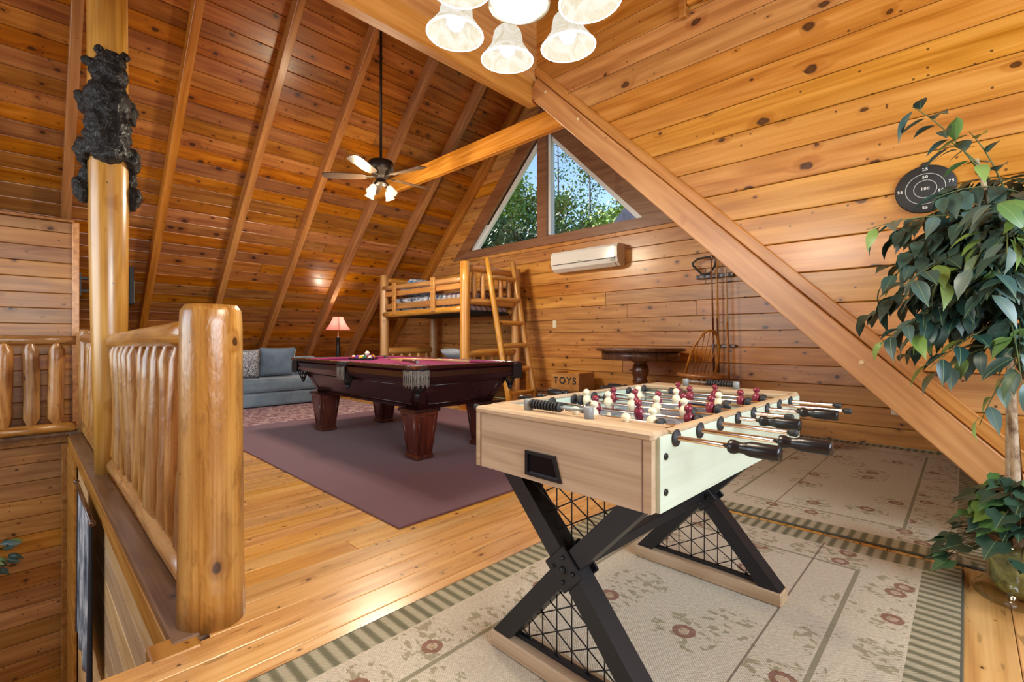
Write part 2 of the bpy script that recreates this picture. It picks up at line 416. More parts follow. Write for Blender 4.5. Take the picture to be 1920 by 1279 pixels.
# window: stained casing, vinyl frames, glass
wd = empty('window_1', label='triangular gable window split by a brown mullion', cat='window', kind='structure')
cz, cw = .125, .125
def casing(pts, name='casing'): MB().prism(pts, YG - .03, YG + .02).build(name, MAT['brown'], wd)
zi = WZ0 + .055; dd_ = .17 * 1.414
hi = WHW - .05   # inner half width at zi
casing([(RX - WHW - .42, WZ0 - .085), (RX + WHW + .42, WZ0 - .085), (RX + WHW - .06, zi), (RX - WHW + .06, zi)], 'sill_casing')
ap = zi + WHW - .06
for sgn in (-1, 1):
    pts = [(RX + sgn * (WHW + .42 - .01), WZ0 - .08), (RX + sgn * (WHW - .06), zi), (RX, ap), (RX, ap + .36)]
    casing(pts if sgn < 0 else list(reversed(pts)), 'rake_casing')
MB().box((RX, YG + .01, (zi + ap) / 2 + .05), (.20, .08, ap - zi + .1)).build('mullion', MAT['brown'], wd)
# reveals (jamb liners)
for sgn in (-1, 1):
    d = Vector((sgn * Q, 0, -Q)); n_ = Vector((sgn * Q, 0, Q))
    a = Vector((RX, 0, ap + .02)); b = Vector((RX + sgn * (WHW - .04), 0, zi - .02))
    vs = [p + n_ * o_ + Vector((0, y, 0)) for p in (a, b) for o_ in (0, .03) for y in (YG + .02, YG + .12)]
    MB().add(vs, [(0, 1, 3, 2), (4, 6, 7, 5), (0, 4, 5, 1), (2, 3, 7, 6), (0, 2, 6, 4), (1, 5, 7, 3)]).build('reveal', MAT['vinyl'], wd)
    # vinyl sash: triangle ring
    x0 = RX + sgn * .10; x1 = RX + sgn * (WHW - .07); zt = ap - .10
    outer = [(x0, zi), (x1, zi), (x0, zt)]
    e = .05; inner = [(x0 + sgn * .03, zi + .025), (x1 - sgn * .13, zi + .025), (x0 + sgn * .03, zt - .13)]
    m_ = MB()
    for i in range(3):
        j = (i + 1) % 3
        quad = [outer[i], outer[j], inner[j], inner[i]]
        m_.prism(quad, YG + .065, YG + .115)
    m_.build('sash', MAT['vinyl'], wd)
    gl = NT('window_glass_%s' % ('left' if sgn < 0 else 'right'))
    gl.t.nodes.remove(gl.b)
    mixn = gl.n('ShaderNodeMixShader', {0: .06}); tr = gl.n('ShaderNodeBsdfTransparent'); gs = gl.n('ShaderNodeBsdfGlossy', {'Roughness': .02})
    gl.t.links.new(tr.outputs[0], mixn.inputs[1]); gl.t.links.new(gs.outputs[0], mixn.inputs[2])
    gl.t.links.new(mixn.outputs[0], gl.t.nodes['Material Output'].inputs[0])
    MB().prism(inner, YG + .085, YG + .092).build('pane', gl.m, wd)
MB().box((RX + .125, YG + .07, (zi + ap) / 2 - .05), (.05, .10, ap - zi - .15)).build('sash_rail', MAT['vinyl'], wd)

# ---- dormer cheek wall (right), header with knee wall
ck = empty('wall_right', label='dormer cheek wall of wide pine boards above the sloping beam', cat='wall', kind='structure')
ZD = 4.7; XD = 2.72
slabm = MB().prism([(RB + .02, 0), (XD, 0), (XD, ZD), (HX, ZD), (HX, RB - HX + .02)], YC + .021, YC + .12); slabm.build('backing', MAT['groove'], ck)
z = .095 - .195
while z < ZD:
    z0, z1 = max(z, 0), min(z + .195, ZD); z += .195
    a0 = max(HX - .18, RB - z0 - .03); a1 = max(HX - .18, RB - z1 - .03)
    cs = []
    if z0 < 3.3 and rnd.random() < .35: cs = [rnd.uniform(.7, 1.6)]
    if z0 > 2.6 and rnd.random() < .5: cs = [rnd.uniform(-1.2, .9)]
    xs0 = [a0] + cs + [XD]; xs1 = [a1] + cs + [XD]
    for i in range(len(xs0) - 1):
        plank(ck, (0, YC, 0), (1, 0, 0), (0, 0, 1), [(xs0[i], z0), (xs0[i + 1], z0), (xs1[i + 1], z1), (xs1[i], z1)], .02, MAT['cheek'], .005)
kw = empty('wall_header', label='short pine board wall above the header beam', cat='wall', kind='structure')
MB().box((HX - .075, (YB + YC) / 2, (3.45 + ZD) / 2), (.09, YC - YB, ZD - 3.45)).build('backing', MAT['groove'], kw)
z = 3.45
while z < ZD:
    z1 = min(z + .195, ZD)
    plank(kw, (HX - .003, 0, 0), (0, 1, 0), (0, 0, 1), [(YB, z), (YC + .02, z), (YC + .02, z1), (YB, z1)], .02, MAT['beam'], .004); z = z1
def beam_obj(name, p0, p1, wd_, dp, mat, up=None):
    p0, p1 = Vector(p0), Vector(p1); ex = (p1 - p0).normalized(); L = (p1 - p0).length
    up = Vector(up or (0, 0, 1)); ez = (up - ex * up.dot(ex)).normalized(); ey = ez.cross(ex)
    o = MB().box((0, 0, 0), (L, wd_, dp), bev=.005).build(name, mat)
    m = Matrix.Identity(4); c = (p0 + p1) / 2
    for i in range(3): m[i][0], m[i][1], m[i][2], m[i][3] = ex[i], ey[i], ez[i], c[i]
    o.matrix_world = m
    return o
hb = beam_obj('header_beam', (HX - .045, YB, HZ + .1125), (HX - .045, YC + .0, HZ + .1125), .09, .225, MAT['beam'])
tag(hb, 'long horizontal pine header beam above the lamp cluster', 'beam', kind='structure')
# sloping double rafter carrying the cheek wall
lowc, upc = .38, .61
perp = (upc - lowc) * Q
mid = (lowc + upc) / 2
db = beam_obj('sloping_beam', (HX + .004, YC - .015, mid - HX - .004), (mid + .06, YC - .015, -.06), .11, perp, MAT['beam'], up=(Q, 0, Q))
tag(db, 'thick pine beam sloping down to the floor at the right', 'beam', kind='structure')
tr_ = beam_obj('trim_1', (HX + .004, YC + .005, .665 - HX - .004), (.72, YC + .005, -.055), .07, .10 * Q, MAT['beam'], up=(Q, 0, Q))
tag(tr_, 'narrow pine trim board along the top of the sloping beam', 'trim', kind='structure')
for (px_, pz_) in ((-2.72, 3.27), (-2.36, 2.91), (-.42, .92)):
    pg_ = MB().lathe([(.013, 0), (.013, .004), (.010, .005)], n=12).build('wood_plug', MAT['paleplug'], db)
    pg_.matrix_local = db.matrix_world.inverted() @ (Matrix.Translation((px_, YC - .0705, pz_)) @ Matrix.Rotation(PI / 2, 4, 'X'))
tie = beam_obj('tie_beam', (-6.97, 4.02, 3.44), (-2.86, 4.02, 3.44), .075, .235, MAT['beam'])
tag(tie, 'horizontal pine tie beam crossing in front of the gable window', 'beam', kind='structure')

# ---- dormer shell behind the camera: ceiling, window wall, front wall with tall windows
dc = slab('ceiling_dormer', [(HX - .1, YB, ZD), (XD, YB, ZD), (XD, YC + .1, ZD), (HX - .1, YC + .1, ZD)], (0, 0, .08), MAT['cheek'], 'flat pine ceiling over the dormer', 'ceiling')
dw = empty('wall_dormer', label='pine wall with the wide dormer window', cat='wall', kind='structure')
for (y0, y1, z0, z1) in ((YB, -.75, 0, ZD), (2.55, YC, 0, ZD), (-.75, 2.55, 0, 1.28), (-.75, 2.55, 2.82, ZD)):
    MB().box((XD + .05, (y0 + y1) / 2, (z0 + z1) / 2), (.10, y1 - y0, z1 - z0)).build('panel', MAT['wall'], dw)
for yy in (-.75, .35, 1.45, 2.55): MB().box((XD, yy, 2.05), (.08, .06, 1.54)).build('window_post', MAT['brown'], dw)
fw = empty('wall_front', label='front gable wall with tall windows behind the viewer', cat='wall', kind='structure')
for pts in ([(-LB, -2.9), (-7.5, -2.9), (-7.5, 3.0), (-LB + 2.9, 2.9), (-LB, 0)], [(-2.3, -2.9), (XD, -2.9), (XD, ZD), (-2.3, ZD)],
            [(-7.5, -2.9), (-2.3, -2.9), (-2.3, .68), (-7.5, .68)], [(-7.6, 3.7), (-2.3, 3.7), (-2.3, ZD), (RX, ZR), (-LB + 3.7 + .7, 3.7)]):
    MB().prism(pts, YB - .1, YB).build('panel', MAT['wall'], fw)
for xx in (-7.5, -6.2, -4.9, -3.6, -2.3): MB().box((xx, YB, 2.2), (.09, .09, 3.1)).build('window_post', MAT['brown'], fw)

# ---- open stairwell below the railing
sw = empty('wall_stair_side', label='pale board wall of the stairwell under the log railing', cat='wall', kind='structure')
MB().box((-4.6, .40, -1.55), (5.5, .04, 2.9)).build('backing', MAT['groove'], sw)
z = -.12; 
while z > -2.9:
    z0 = max(z - .19, -2.9)
    plank(sw, (0, .372, 0), (1, 0, 0), (0, 0, 1), [(-7.2, z0), (-1.92, z0), (-1.92, z), (-7.2, z)], .02, MAT['pale'], .006); z = z0
MB().box((-4.62, .366, -.075), (5.4, .03, .11), bev=.004).build('fascia', MAT['lower'], sw)
MB().box((-6.6, .352, -1.5), (.95, .022, 2.75), bev=.003).build('corner_board', MAT['lower'], sw)
MB().box((-7.14, .33, -1.5), (.10, .06, 2.8), bev=.003).build('corner_trim', MAT['lower'], sw)
lw = empty('wall_stair_end', label='dark knotty board wall at the far end of the stairwell', cat='wall', kind='structure')
MB().box((-7.30, -2.05, -1.55), (.06, 4.9, 2.9)).build('backing', MAT['groove'], lw)
z = -.10
while z > -2.9:
    z0 = max(z - .19, -2.9); c_ = rnd.uniform(-3.5, -1.2)
    for a, b in ((YB, c_), (c_, .38)):
        plank(lw, (-7.245, 0, 0), (0, 1, 0), (0, 0, 1), [(a, z0), (b, z0), (b, z), (a, z)], .02, MAT['lower'], .006)
    z = z0
MB().box((-7.235, -2.05, -.05), (.05, 4.86, .09), bev=.004).build('fascia', MAT['lower'], lw)
slab('floor_lower', [(-7.4, YB, -2.9), (-1.85, YB, -2.9), (-1.85, .4, -2.9), (-7.4, .4, -2.9)], (0, 0, -.08), MAT['floor'], 'pine floor of the level below the stairwell', 'floor')
slab('wall_stair_near', [(-1.925, YB, -2.9), (-1.925, .39, -2.9), (-1.925, .39, -.12), (-1.925, YB, -.12)], (.05, 0, 0), MAT['lower'], 'board wall under the near floor edge', 'wall')
lg = empty('trim_2', label='dark stained ledge planks along the foot of the railing', cat='trim', kind='structure')
for i, (a, b) in enumerate(((-7.14, -4.98), (-4.98, -1.95))):
    plank(lg, (0, 0, .012), (1, 0, 0), (0, 1, 0), [(a, .355), (b, .355), (b, .462), (a, .462)], .06, MAT['ledge'], .006)
MB().box((-1.945, .36, -.02), (.12, .14, .05), bev=.006).build('end_block', MAT['lower'], lg)

# ---- boarded enclosure left of the stairwell
en = empty('wall_left', label='freestanding boarded partition behind the short log railing', cat='wall', kind='structure')
MB().box((-7.58, -2.0, 1.2), (.10, 4.8, 2.4)).build('backing', MAT['groove'], en)
z = 0
while z < 2.4:
    z1 = min(z + .175, 2.4)
    plank(en, (-7.50, 0, 0), (0, 1, 0), (0, 0, 1), [(YB, z), (.41, z), (.41, z1), (YB, z1)], .02, MAT['lower'], .006); z = z1
MB().box((-7.52, .435, 1.205), (.10, .06, 2.41), bev=.004).build('corner_trim', MAT['cheek'], en)
MB().box((-7.52, -2.0, 2.415), (.14, 4.85, .03), bev=.004).build('cap', MAT['lower'], en)
MB().prism([(-7.56, 0), (-7.56, 2.4), (-7.93, 2.39), (-10.25, .05), (-10.25, 0)], .42, .46).build('side_panel', MAT['lower'], en)

# ================================================================ LOG RAILINGS AND POSTS
def log_mesh(L, r0, r1, seed, n=14, seg=7, wob=.012, end=.0, tenon=None):
    """peeled log along local z from 0 to L with slight bends, bulges and hand-cut ends"""
    R = random.Random(seed); pts = []; rs = []
    ph = R.uniform(0, 6)
    if tenon:
        pts += [(0, 0, 0), (0, 0, tenon * .35)]; rs += [r0 * .5, r0 * .55]
    z0 = tenon or 0
    for i in range(seg + 1):
        t = i / seg; z = z0 + (L - 2 * z0) * t
        pts.append((wob * math.sin(ph + t * 3.3), wob * math.cos(ph * 1.7 + t * 2.6), z)); rs.append((r0 + (r1 - r0) * t) * (1 + R.uniform(-.05, .05)))
    if tenon:
        pts += [(pts[-1][0] * .5, 0, L - tenon * .35), (0, 0, L)]; rs += [r1 * .55, r1 * .5]
    elif end:
        pts[0:0] = []; pts.append((pts[-1][0], pts[-1][1], L + end)); rs.append(rs[-1] * .8)
    return MB().tube(pts, rs, n).mesh('log')
def log_between(name, p0, p1, r, mat, parent, seed=0, tenon=None, end=0, wob=.008, n=14, r1=None):
    o_, x_, y_, z_, L = frame(p0, p1)
    o = link(name, log_mesh(L, r, r1 or r, seed, n=n, wob=wob, tenon=tenon, end=end), mat, parent)
    m = Matrix.Identity(4)
    for i in range(3): m[i][0], m[i][1], m[i][2], m[i][3] = x_[i], y_[i], z_[i], o_[i]
    o.matrix_local = m
    return o

# newel post: thick peeled log with a chamfered, axe-cut top
nw = empty('newel_post', (-2.045, .495, 0), 0, 'thick peeled log newel post ending the railing beside the floor', 'post')
R_ = random.Random(3); pr = []
vs = []; n = 22; prof = [(.112, 0), (.110, .15), (.107, .4), (.105, .8), (.104, 1.10), (.101, 1.155), (.085, 1.178)]
b = MB(); b.lathe(prof, n=n)
b.v = [(x * (1 + .018 * math.sin(3 * math.atan2(y, x) + z * 2)), y * (1 + .018 * math.sin(2 * math.atan2(y, x) + 1 + z)), z) for x, y, z in b.v]
b.build('log', MAT['log'], nw)
# tall log post up to the ridge
lp = empty('log_post', (-4.83, .48, 0), 0, 'tall peeled log post standing between the balusters and running up to the roof', 'post')
b = MB(); pts = [(-.05 * (z / 5.3) , -.02 * (z / 5.3), z) for z in (0, .6, 1.2, 2, 3, 4, 4.85)]
b.tube(pts, [.095, .10, .115, .125, .125, .125, .125], 24); b.build('log', MAT['pole'], lp)

ra = empty('log_railing', (0, 0, 0), 0, 'log railing with close upright balusters between the newel and the tall post', 'railing')
rc = empty('log_railing', (0, 0, 0), 0, 'log railing section beyond the tall post running to the corner', 'railing')
log_between('top_rail', (-2.155, .495, 1.075), (-4.715, .495, 1.03), .058, MAT['log'], ra, 11, wob=.006)
log_between('top_rail', (-4.965, .495, 1.035), (-7.06, .495, 1.055), .055, MAT['log'], rc, 12, wob=.006)
log_between('bottom_rail', (-2.16, .505, .075), (-4.73, .505, .07), .062, MAT['log'], ra, 13, wob=.004)
log_between('bottom_rail', (-4.93, .505, .07), (-7.06, .505, .075), .06, MAT['log'], rc, 14, wob=.004)
for i in range(11):
    xx = -2.36 - i * .222
    log_between('baluster', (xx, .498, .09), (xx + rnd.uniform(-.012, .012), .497, 1.045), .052 + rnd.uniform(-.006, .006), MAT['log'], ra, 20 + i, tenon=.10, wob=.01, n=10)
for i in range(8):
    xx = -5.10 - i * .235
    log_between('baluster', (xx, .498, .09), (xx, .497, 1.035), .052, MAT['log'], rc, 40 + i, tenon=.10, wob=.01, n=10)
cp = empty('corner_post', (-7.13, .50, 0), 0, 'slim log corner post where the two railings meet', 'post')
MB().lathe([(.066, .0), (.066, .5), (.062, 1.13), (.05, 1.16)], n=16).build('log', MAT['log'], cp)
rb = empty('short_log_railing', (0, 0, 0), 0, 'short log railing in front of the boarded partition at far left', 'railing')
log_between('top_rail', (-7.18, .42, 1.045), (-7.18, -2.6, 1.045), .05, MAT['log'], rb, 15, wob=.008)
log_between('bottom_rail', (-7.18, .42, .08), (-7.18, -2.6, .08), .058, MAT['log'], rb, 16, wob=.006)
for i in range(14):
    yy = .262 - i * .195
    log_between('baluster', (-7.18, yy, .10), (-7.18, yy + rnd.uniform(-.01, .01), 1.03), .066, MAT['log'], rb, 60 + i, tenon=.10, wob=.008, n=12)
MB().box((-7.18, -1.95, .012), (.14, 4.78, .03)).build('kerb', MAT['ledge'], rb)

# ---- carved bears climbing the post
fur = NT('charred_carved_wood')
fn = fur.noise(fur.vmath('MULTIPLY', fur.obj(), (1, 1, .35)), 70, 3, .7, 1.2)
fur.set(Base_Color=fur.ramp(fn, [(.35, (.003, .003, .003)), (.75, (.028, .026, .025))]), Roughness=.32)
fur.bump(fn, 1.0, .02)
CARVE = bpy.data.textures.new('carving', 'CLOUDS'); CARVE.noise_scale = .055; CARVE.noise_depth = 2
def blobs(name, lst, mat, parent, vox=.014):
    b = MB()
    for c, r, sc, rt in lst: b.ball(c, r, 12, 8, sc, rt)
    o = b.build(name, mat, parent)
    m = o.modifiers.new('weld', 'REMESH'); m.mode = 'VOXEL'; m.voxel_size = vox; m.use_smooth_shade = True
    sm = o.modifiers.new('smooth', 'SMOOTH'); sm.factor = .5; sm.iterations = 2
    dm = o.modifiers.new('carving', 'DISPLACE'); dm.texture = CARVE; dm.strength = .05; dm.mid_level = .5; dm.texture_coords = 'LOCAL'
    return o
# local frame: +x away from the post towards the room's viewer
def bear(name, loc, rz, label, big=True):
    e = empty(name, loc, rz, label, 'carving', 'carved bears on the log post')
    blobs('body', [((.155, 0, .30), .15, (.75, 1.0, 1.25), None), ((.16, 0, .12), .14, (.75, 1.05, .9), None), ((.13, 0, -.05), .13, (.7, 1.05, .9), None), ((.14, 0, .02), .15, (.6, 1.0, .6), None),
                   ((.15, .01, .50), .125, (.8, .95, .95), None), ((.03, -.14, .28), .055, (1.3, .8, 2.0), rotm('X', 18)), ((.03, .14, .30), .055, (1.3, .8, 1.9), rotm('X', 8)),
                   ((.03, -.14, -.06), .065, (1.3, .9, 1.3), None), ((.03, .14, -.08), .065, (1.3, .9, 1.4), None)], fur.m, e)
    h = blobs('head', [((.16, .02, .60), .10, (.9, .95, .85), None), ((.13, -.085, .565), .055, (.8, 1.4, .8), rotm('X', -20))], fur.m, e, .012)
    for s_ in (-1, 1):
        blobs('ear', [((.13, .02 + s_ * .075, .685), .035, (.6, 1, 1.15), None)], fur.m, e, .008)
    return e
bear('bear_carving', (-4.86, .47, 2.56), math.radians(-6), 'black carved bear hugging the viewer-facing side of the tall log post')
e = empty('bear_carving', (-4.86, .47, 2.1), math.radians(174), 'black carved bear on the rear of the post with limbs showing either side', 'carving', 'carved bears on the log post')
blobs('body', [((.16, 0, .25), .15, (.75, 1.0, 1.3), None), ((.15, 0, .05), .14, (.75, 1.0, .9), None), ((.15, 0, .45), .11, (.8, .95, 1), None),
               ((.01, -.155, .36), .055, (1.2, .8, 1.7), None), ((.01, .155, .40), .055, (1.2, .8, 1.9), None), ((.01, .155, .22), .03, (1, .8, 1.6), None),
               ((.01, -.165, .08), .055, (1.2, .8, 1.9), rotm('X', 12)), ((.01, .165, .09), .055, (1.2, .8, 2.0), rotm('X', -10)), ((.05, -.13, .22), .08, (1, .6, 1.6), None), ((.05, .12, .2), .08, (1, .6, 1.6), None)], fur.m, e)
blobs('head', [((.16, .0, .56), .10, (.9, .95, .85), None)], fur.m, e, .012)

# ================================================================ RUGS
def rug(name, x0, x1, y0, y1, th, mat, label, rz=0):
    b = MB().box((0, 0, th / 2), (x1 - x0, y1 - y0, th), bev=.004); o = b.build(name, mat)
    o.location = ((x0 + x1) / 2, (y0 + y1) / 2, .0005); o.rotation_euler = (0, 0, rz)
    return tag(o, label, 'rug')
t = NT('plum_carpet'); o_ = t.obj()
nz = t.noise(o_, 420, 1); n2 = t.noise(o_, 1.3, 2)
c = t.ramp(nz, [(.3, (.110, .042, .062)), (.7, (.200, .088, .118))])
c = t.mix(t.math('MULTIPLY', n2, .35), c, (.15, .07, .105)); t.set(Base_Color=c, Roughness=.95, Sheen_Weight=.15); t.bump(nz, .25, .004)
rug('plum_rug', -6.18, -2.25, 1.44, 4.46, .012, t.m, 'large plain plum carpet under the billiard table')
t = NT('faded_oriental'); o_ = t.obj()
sp = t.n('ShaderNodeSeparateXYZ', {0: o_})
na = t.noise(t.vmath('MULTIPLY', o_, (7, 16, 1)), 1.0, 4, .75); nb = t.noise(o_, 45, 2)
c = t.ramp(t.math('ADD', t.math('MULTIPLY', na, .7), t.math('MULTIPLY', nb, .3)), [(.40, (.15, .05, .075)), (.5, (.36, .22, .26)), (.6, (.60, .50, .50))])
t.set(Base_Color=c, Roughness=.95)
rug('oriental_rug', -8.60, -6.22, 1.25, 3.88, .008, t.m, 'faded purple and cream oriental rug in front of the sofa')

def floral(name, w, l, seam, seed, stripe=.052):
    t = NT(name); o_ = t.obj(); sp = t.n('ShaderNodeSeparateXYZ', {0: o_}); X, Y = sp.outputs[0], sp.outputs[1]
    dx = t.math('SUBTRACT', w / 2, t.math('ABSOLUTE', X)); dy = t.math('SUBTRACT', l / 2, t.math('ABSOLUTE', Y))
    d = t.math('MINIMUM', dx, dy); side = t.math('LESS_THAN', dx, dy)
    co = t.math('ADD', t.math('MULTIPLY', side, Y), t.math('MULTIPLY', t.math('SUBTRACT', 1.0, side), X))
    nz = t.noise(o_, 90, 2); cream = t.ramp(nz, [(.3, (.56, .48, .355)), (.7, (.74, .665, .53))])
    st = t.smooth(t.math('ADD', t.math('SINE', t.math('MULTIPLY', co, 2 * PI / stripe)), t.math('MULTIPLY', t.math('SUBTRACT', nz, .5), .8)), -.9, .7)
    border = t.mix(st, (.155, .15, .085), (.47, .425, .29))
    def band(lo, hi): return t.math('MULTIPLY', t.math('GREATER_THAN', d, lo), t.math('LESS_THAN', d, hi))
    c = cream
    # scattered blossoms: brown rings with green sprays
    def blossoms(scale, keepv, off, c, mask, rs=1.0):
        v = t.n('ShaderNodeTexVoronoi', {'Vector': t.vmath('ADD', o_, (off, off * 1.7, 0)), 'Scale': scale, 'Randomness': .75}, voronoi_dimensions='2D')
        cs = t.n('ShaderNodeSeparateColor', {0: v.outputs['Color']}); q = t.math('DIVIDE', v.outputs['Distance'], scale)
        kp = t.math('MULTIPLY', t.math('LESS_THAN', cs.outputs[0], keepv), mask)
        wv = t.math('ADD', q, t.math('MULTIPLY', t.math('SUBTRACT', nz, .5), .014))
        lf = t.noise(t.vmath('MULTIPLY', t.vmath('ADD', o_, (off * 3, 0, 0)), (1.0, 1.6, 1.0)), 26, 2, .6)
        green = t.math('MULTIPLY', t.math('MULTIPLY', t.math('GREATER_THAN', lf, .555), t.math('LESS_THAN', q, .115 * rs)), mask)
        c = t.mix(t.math('MULTIPLY', green, .7), c, (.27, .235, .115))
        ring = t.math('MULTIPLY', t.math('MULTIPLY', t.math('LESS_THAN', wv, .040 * rs), t.math('GREATER_THAN', wv, .019 * rs)), kp)
        c = t.mix(t.math('MULTIPLY', ring, .85), c, (.235, .075, .045))
        core = t.math('MULTIPLY', t.math('LESS_THAN', wv, .016 * rs), kp)
        return t.mix(t.math('MULTIPLY', core, .5), c, (.42, .22, .10))
    field = t.math('GREATER_THAN', d, .36); vine = band(.145, .33)
    c = blossoms(2.6, .8, seed, c, field); c = blossoms(4.6, .55, seed + 5.3, c, vine, .9)
    c = t.mix(t.math('MULTIPLY', band(.335, .352), .8), c, (.21, .19, .105))
    c = t.mix(band(.008, .135), c, border); c = t.mix(t.math('LESS_THAN', d, .008), c, (.075, .08, .06))
    sm = t.math('MULTIPLY', t.math('LESS_THAN', t.math('ABSOLUTE', t.math('SUBTRACT', X, seam)), .0035), t.math('GREATER_THAN', d, .10))
    c = t.mix(t.math('MULTIPLY', sm, .8), c, (.13, .075, .05))
    # loop weave
    wv = t.math('MULTIPLY', t.math('SINE', t.math('MULTIPLY', X, 2 * PI / .0095)), t.math('SINE', t.math('MULTIPLY', Y, 2 * PI / .011)))
    wf = t.math('MULTIPLY_ADD', wv, .5, .5)
    c = t.mix(t.math('MULTIPLY', t.math('SUBTRACT', 1.0, wf), .32), c, (.16, .13, .09))
    t.set(Base_Color=c, Roughness=.95); t.bump(wf, .35, .006)
    return t.m
rug('floral_rug', -1.575, -.005, .45, 2.945, .011, floral('floral_weave_near', 1.57, 2.495, .27, 2.0), 'cream floral rug with striped olive border under the foosball table')
rug('floral_rug', -1.47, .10, 3.005, 5.84, .011, floral('floral_weave_far', 1.57, 2.835, -.19, 11.0), 'cream floral rug running under the sloping beam to the gable wall')

# ================================================================ BILLIARD TABLE
px, py = -4.36, 2.785; PL, PW, PT = 2.44, 1.27, .832
pt = empty('billiard_table', (px, py, .0135), 0, 'dark cherry billiard table with magenta cloth and fringed leather pockets', 'billiard table')
zo = -.0125
felt = NT('magenta_cloth'); fz = felt.noise(felt.obj(), 300, 1)
felt.set(Base_Color=felt.ramp(fz, [(.3, (.20, .012, .085)), (.7, (.28, .026, .125))]), Roughness=.95)
hx, hy = PL / 2, PW / 2; rw = .125; PKR = .062
# playing bed
MB().box((0, 0, .775 + zo), (PL - 2 * rw + .06, PW - 2 * rw + .06, .05)).build('bed_cloth', felt.m, pt)
# six rails: wooden cap + cloth cushion
def rail_part(x0, x1, y0, y1, nx, ny):
    cx, cyy = (x0 + x1) / 2, (y0 + y1) / 2
    r = MB().box((cx, cyy, .815 + zo), (x1 - x0, y1 - y0, .034), bev=.008).build('rail', MAT['cherry'], pt)
    if nx: MB().box((cx + nx * ((x1 - x0) / 2 + .018), cyy, .813 + zo), (.045, y1 - y0 - .03, .032), bev=.012).build('cushion', felt.m, r)
    else: MB().box((cx, cyy + ny * ((y1 - y0) / 2 + .018), .813 + zo), (x1 - x0 - .03, .045, .032), bev=.012).build('cushion', felt.m, r)
    return r
for s_ in (-1, 1):
    a, b = (hy - .082, hy) if s_ > 0 else (-hy, -hy + .082)
    rail_part(-hx + .12, -.065, a, b, 0, -s_); rail_part(.065, hx - .12, a, b, 0, -s_)
    a, b = (hx - .082, hx) if s_ > 0 else (-hx, -hx + .082)
    rail_part(a, b, -hy + .12, hy - .12, -s_, 0)
# sight dots
for i in range(1, 8):
    for s_ in (-1, 1):
        if i != 4: MB().lathe([(.006, 0), (.006, .002)], (-hx + i * PL / 8, s_ * (hy - .04), .8325 + zo), 8).build('sight', MAT['cream'], pt)
# moulded apron and tapered cabinet
def ringbox(name, x, y, z0, z1, x2, y2, mat, parent):
    vs = [(sx * a, sy * b, z) for (a, b, z) in ((x, y, z0), (x2, y2, z1)) for sx, sy in ((-1, -1), (1, -1), (1, 1), (-1, 1))]
    fs = [(3, 2, 1, 0), (4, 5, 6, 7)] + [(k, (k + 1) % 4, (k + 1) % 4 + 4, k + 4) for k in range(4)]
    return MB().add(vs, fs).build(name, mat, parent)
for nm, (a, z0, b, z1) in zip(('apron', 'apron_moulding', 'apron_bead'), ((.012, .735, .004, .786), (.028, .712, .010, .737), (.050, .690, .030, .714))):
    ringbox(nm, hx - a, hy - a, z0 + zo, z1 + zo, hx - b, hy - b, MAT['cherry'], pt)
cab = ringbox('cabinet', hx - .225, hy - .205, .455 + zo, .692 + zo, hx - .10, hy - .10, MAT['cherry'], pt)
ringbox('base_moulding', hx - .235, hy - .215, .44 + zo, .47 + zo, hx - .21, hy - .19, MAT['cherry'], cab)
# raised panel beads on the cabinet sides
def bead(p, q, par):
    MB().tube([p, q], .006, 6).build('panel_bead', MAT['cherry'], par)
def cabpt(sx, sy, u, zf, face):
    zz = .455 + zf * (.692 - .455); ax = hx - .225 + zf * .125; ay = hy - .205 + zf * .105
    return (u * (ax - .09), sy * (ay + .002), zz + zo) if face == 'y' else (sx * (ax + .002), u * (ay - .09), zz + zo)
for f_, s_ in (('y', -1), ('y', 1), ('x', 1), ('x', -1)):
    cs = [cabpt(s_, s_, u, zf, f_) for u, zf in ((-1, .13), (1, .13), (1, .85), (-1, .85))]
    for i in range(4): bead(cs[i], cs[(i + 1) % 4], cab)
# legs
lm = MB()
def sq(h0, z0, h1, z1): 
    vs = [(sx * h, sy * h, z) for (h, z) in ((h0, z0), (h1, z1)) for sx, sy in ((-1, -1), (1, -1), (1, 1), (-1, 1))]
    lm.add(vs, [(3, 2, 1, 0), (4, 5, 6, 7)] + [(k, (k + 1) % 4, (k + 1) % 4 + 4, k + 4) for k in range(4)])
sq(.078, .04, .118, .41); lme = lm.mesh('leg'); lme.materials.append(MAT['mahogany'])
capm = MB(); 
capm.box((0, 0, .425), (.27, .27, .03), bev=.008); capme = capm.mesh('leg_cap'); capme.materials.append(MAT['cherry'])
ftm = MB().box((0, 0, .02), (.185, .185, .04), bev=.008).mesh('foot'); ftm.materials.append(MAT['mahogany'])
pnl = []
for k in range(4):
    a = k * PI / 2; R3 = Matrix.Rotation(a, 3, 'Z'); b = MB()
    q = [(-.055, .07), (.055, .07), (.085, .38), (-.085, .38)]
    for i in range(4):
        (x0, z0), (x1, z1) = q[i], q[(i + 1) % 4]
        f = lambda x, z: R3 @ Vector((x, -(.078 + (z - .04) / .37 * .04) - .001, z))
        b.tube([f(x0, z0), f(x1, z1)], .004, 6)
    pm = b.mesh('panel_moulding'); pm.materials.append(MAT['mahogany']); pnl.append(pm)
for sx in (-1, 1):
    for sy in (-1, 1):
        L = link('leg', lme, None, pt); L.location = (sx * .915, sy * .375, zo + .0127)
        link('leg_cap', capme, None, L); link('foot', ftm, None, L)
        for pm in pnl: link('panel_moulding', pm, None, L)
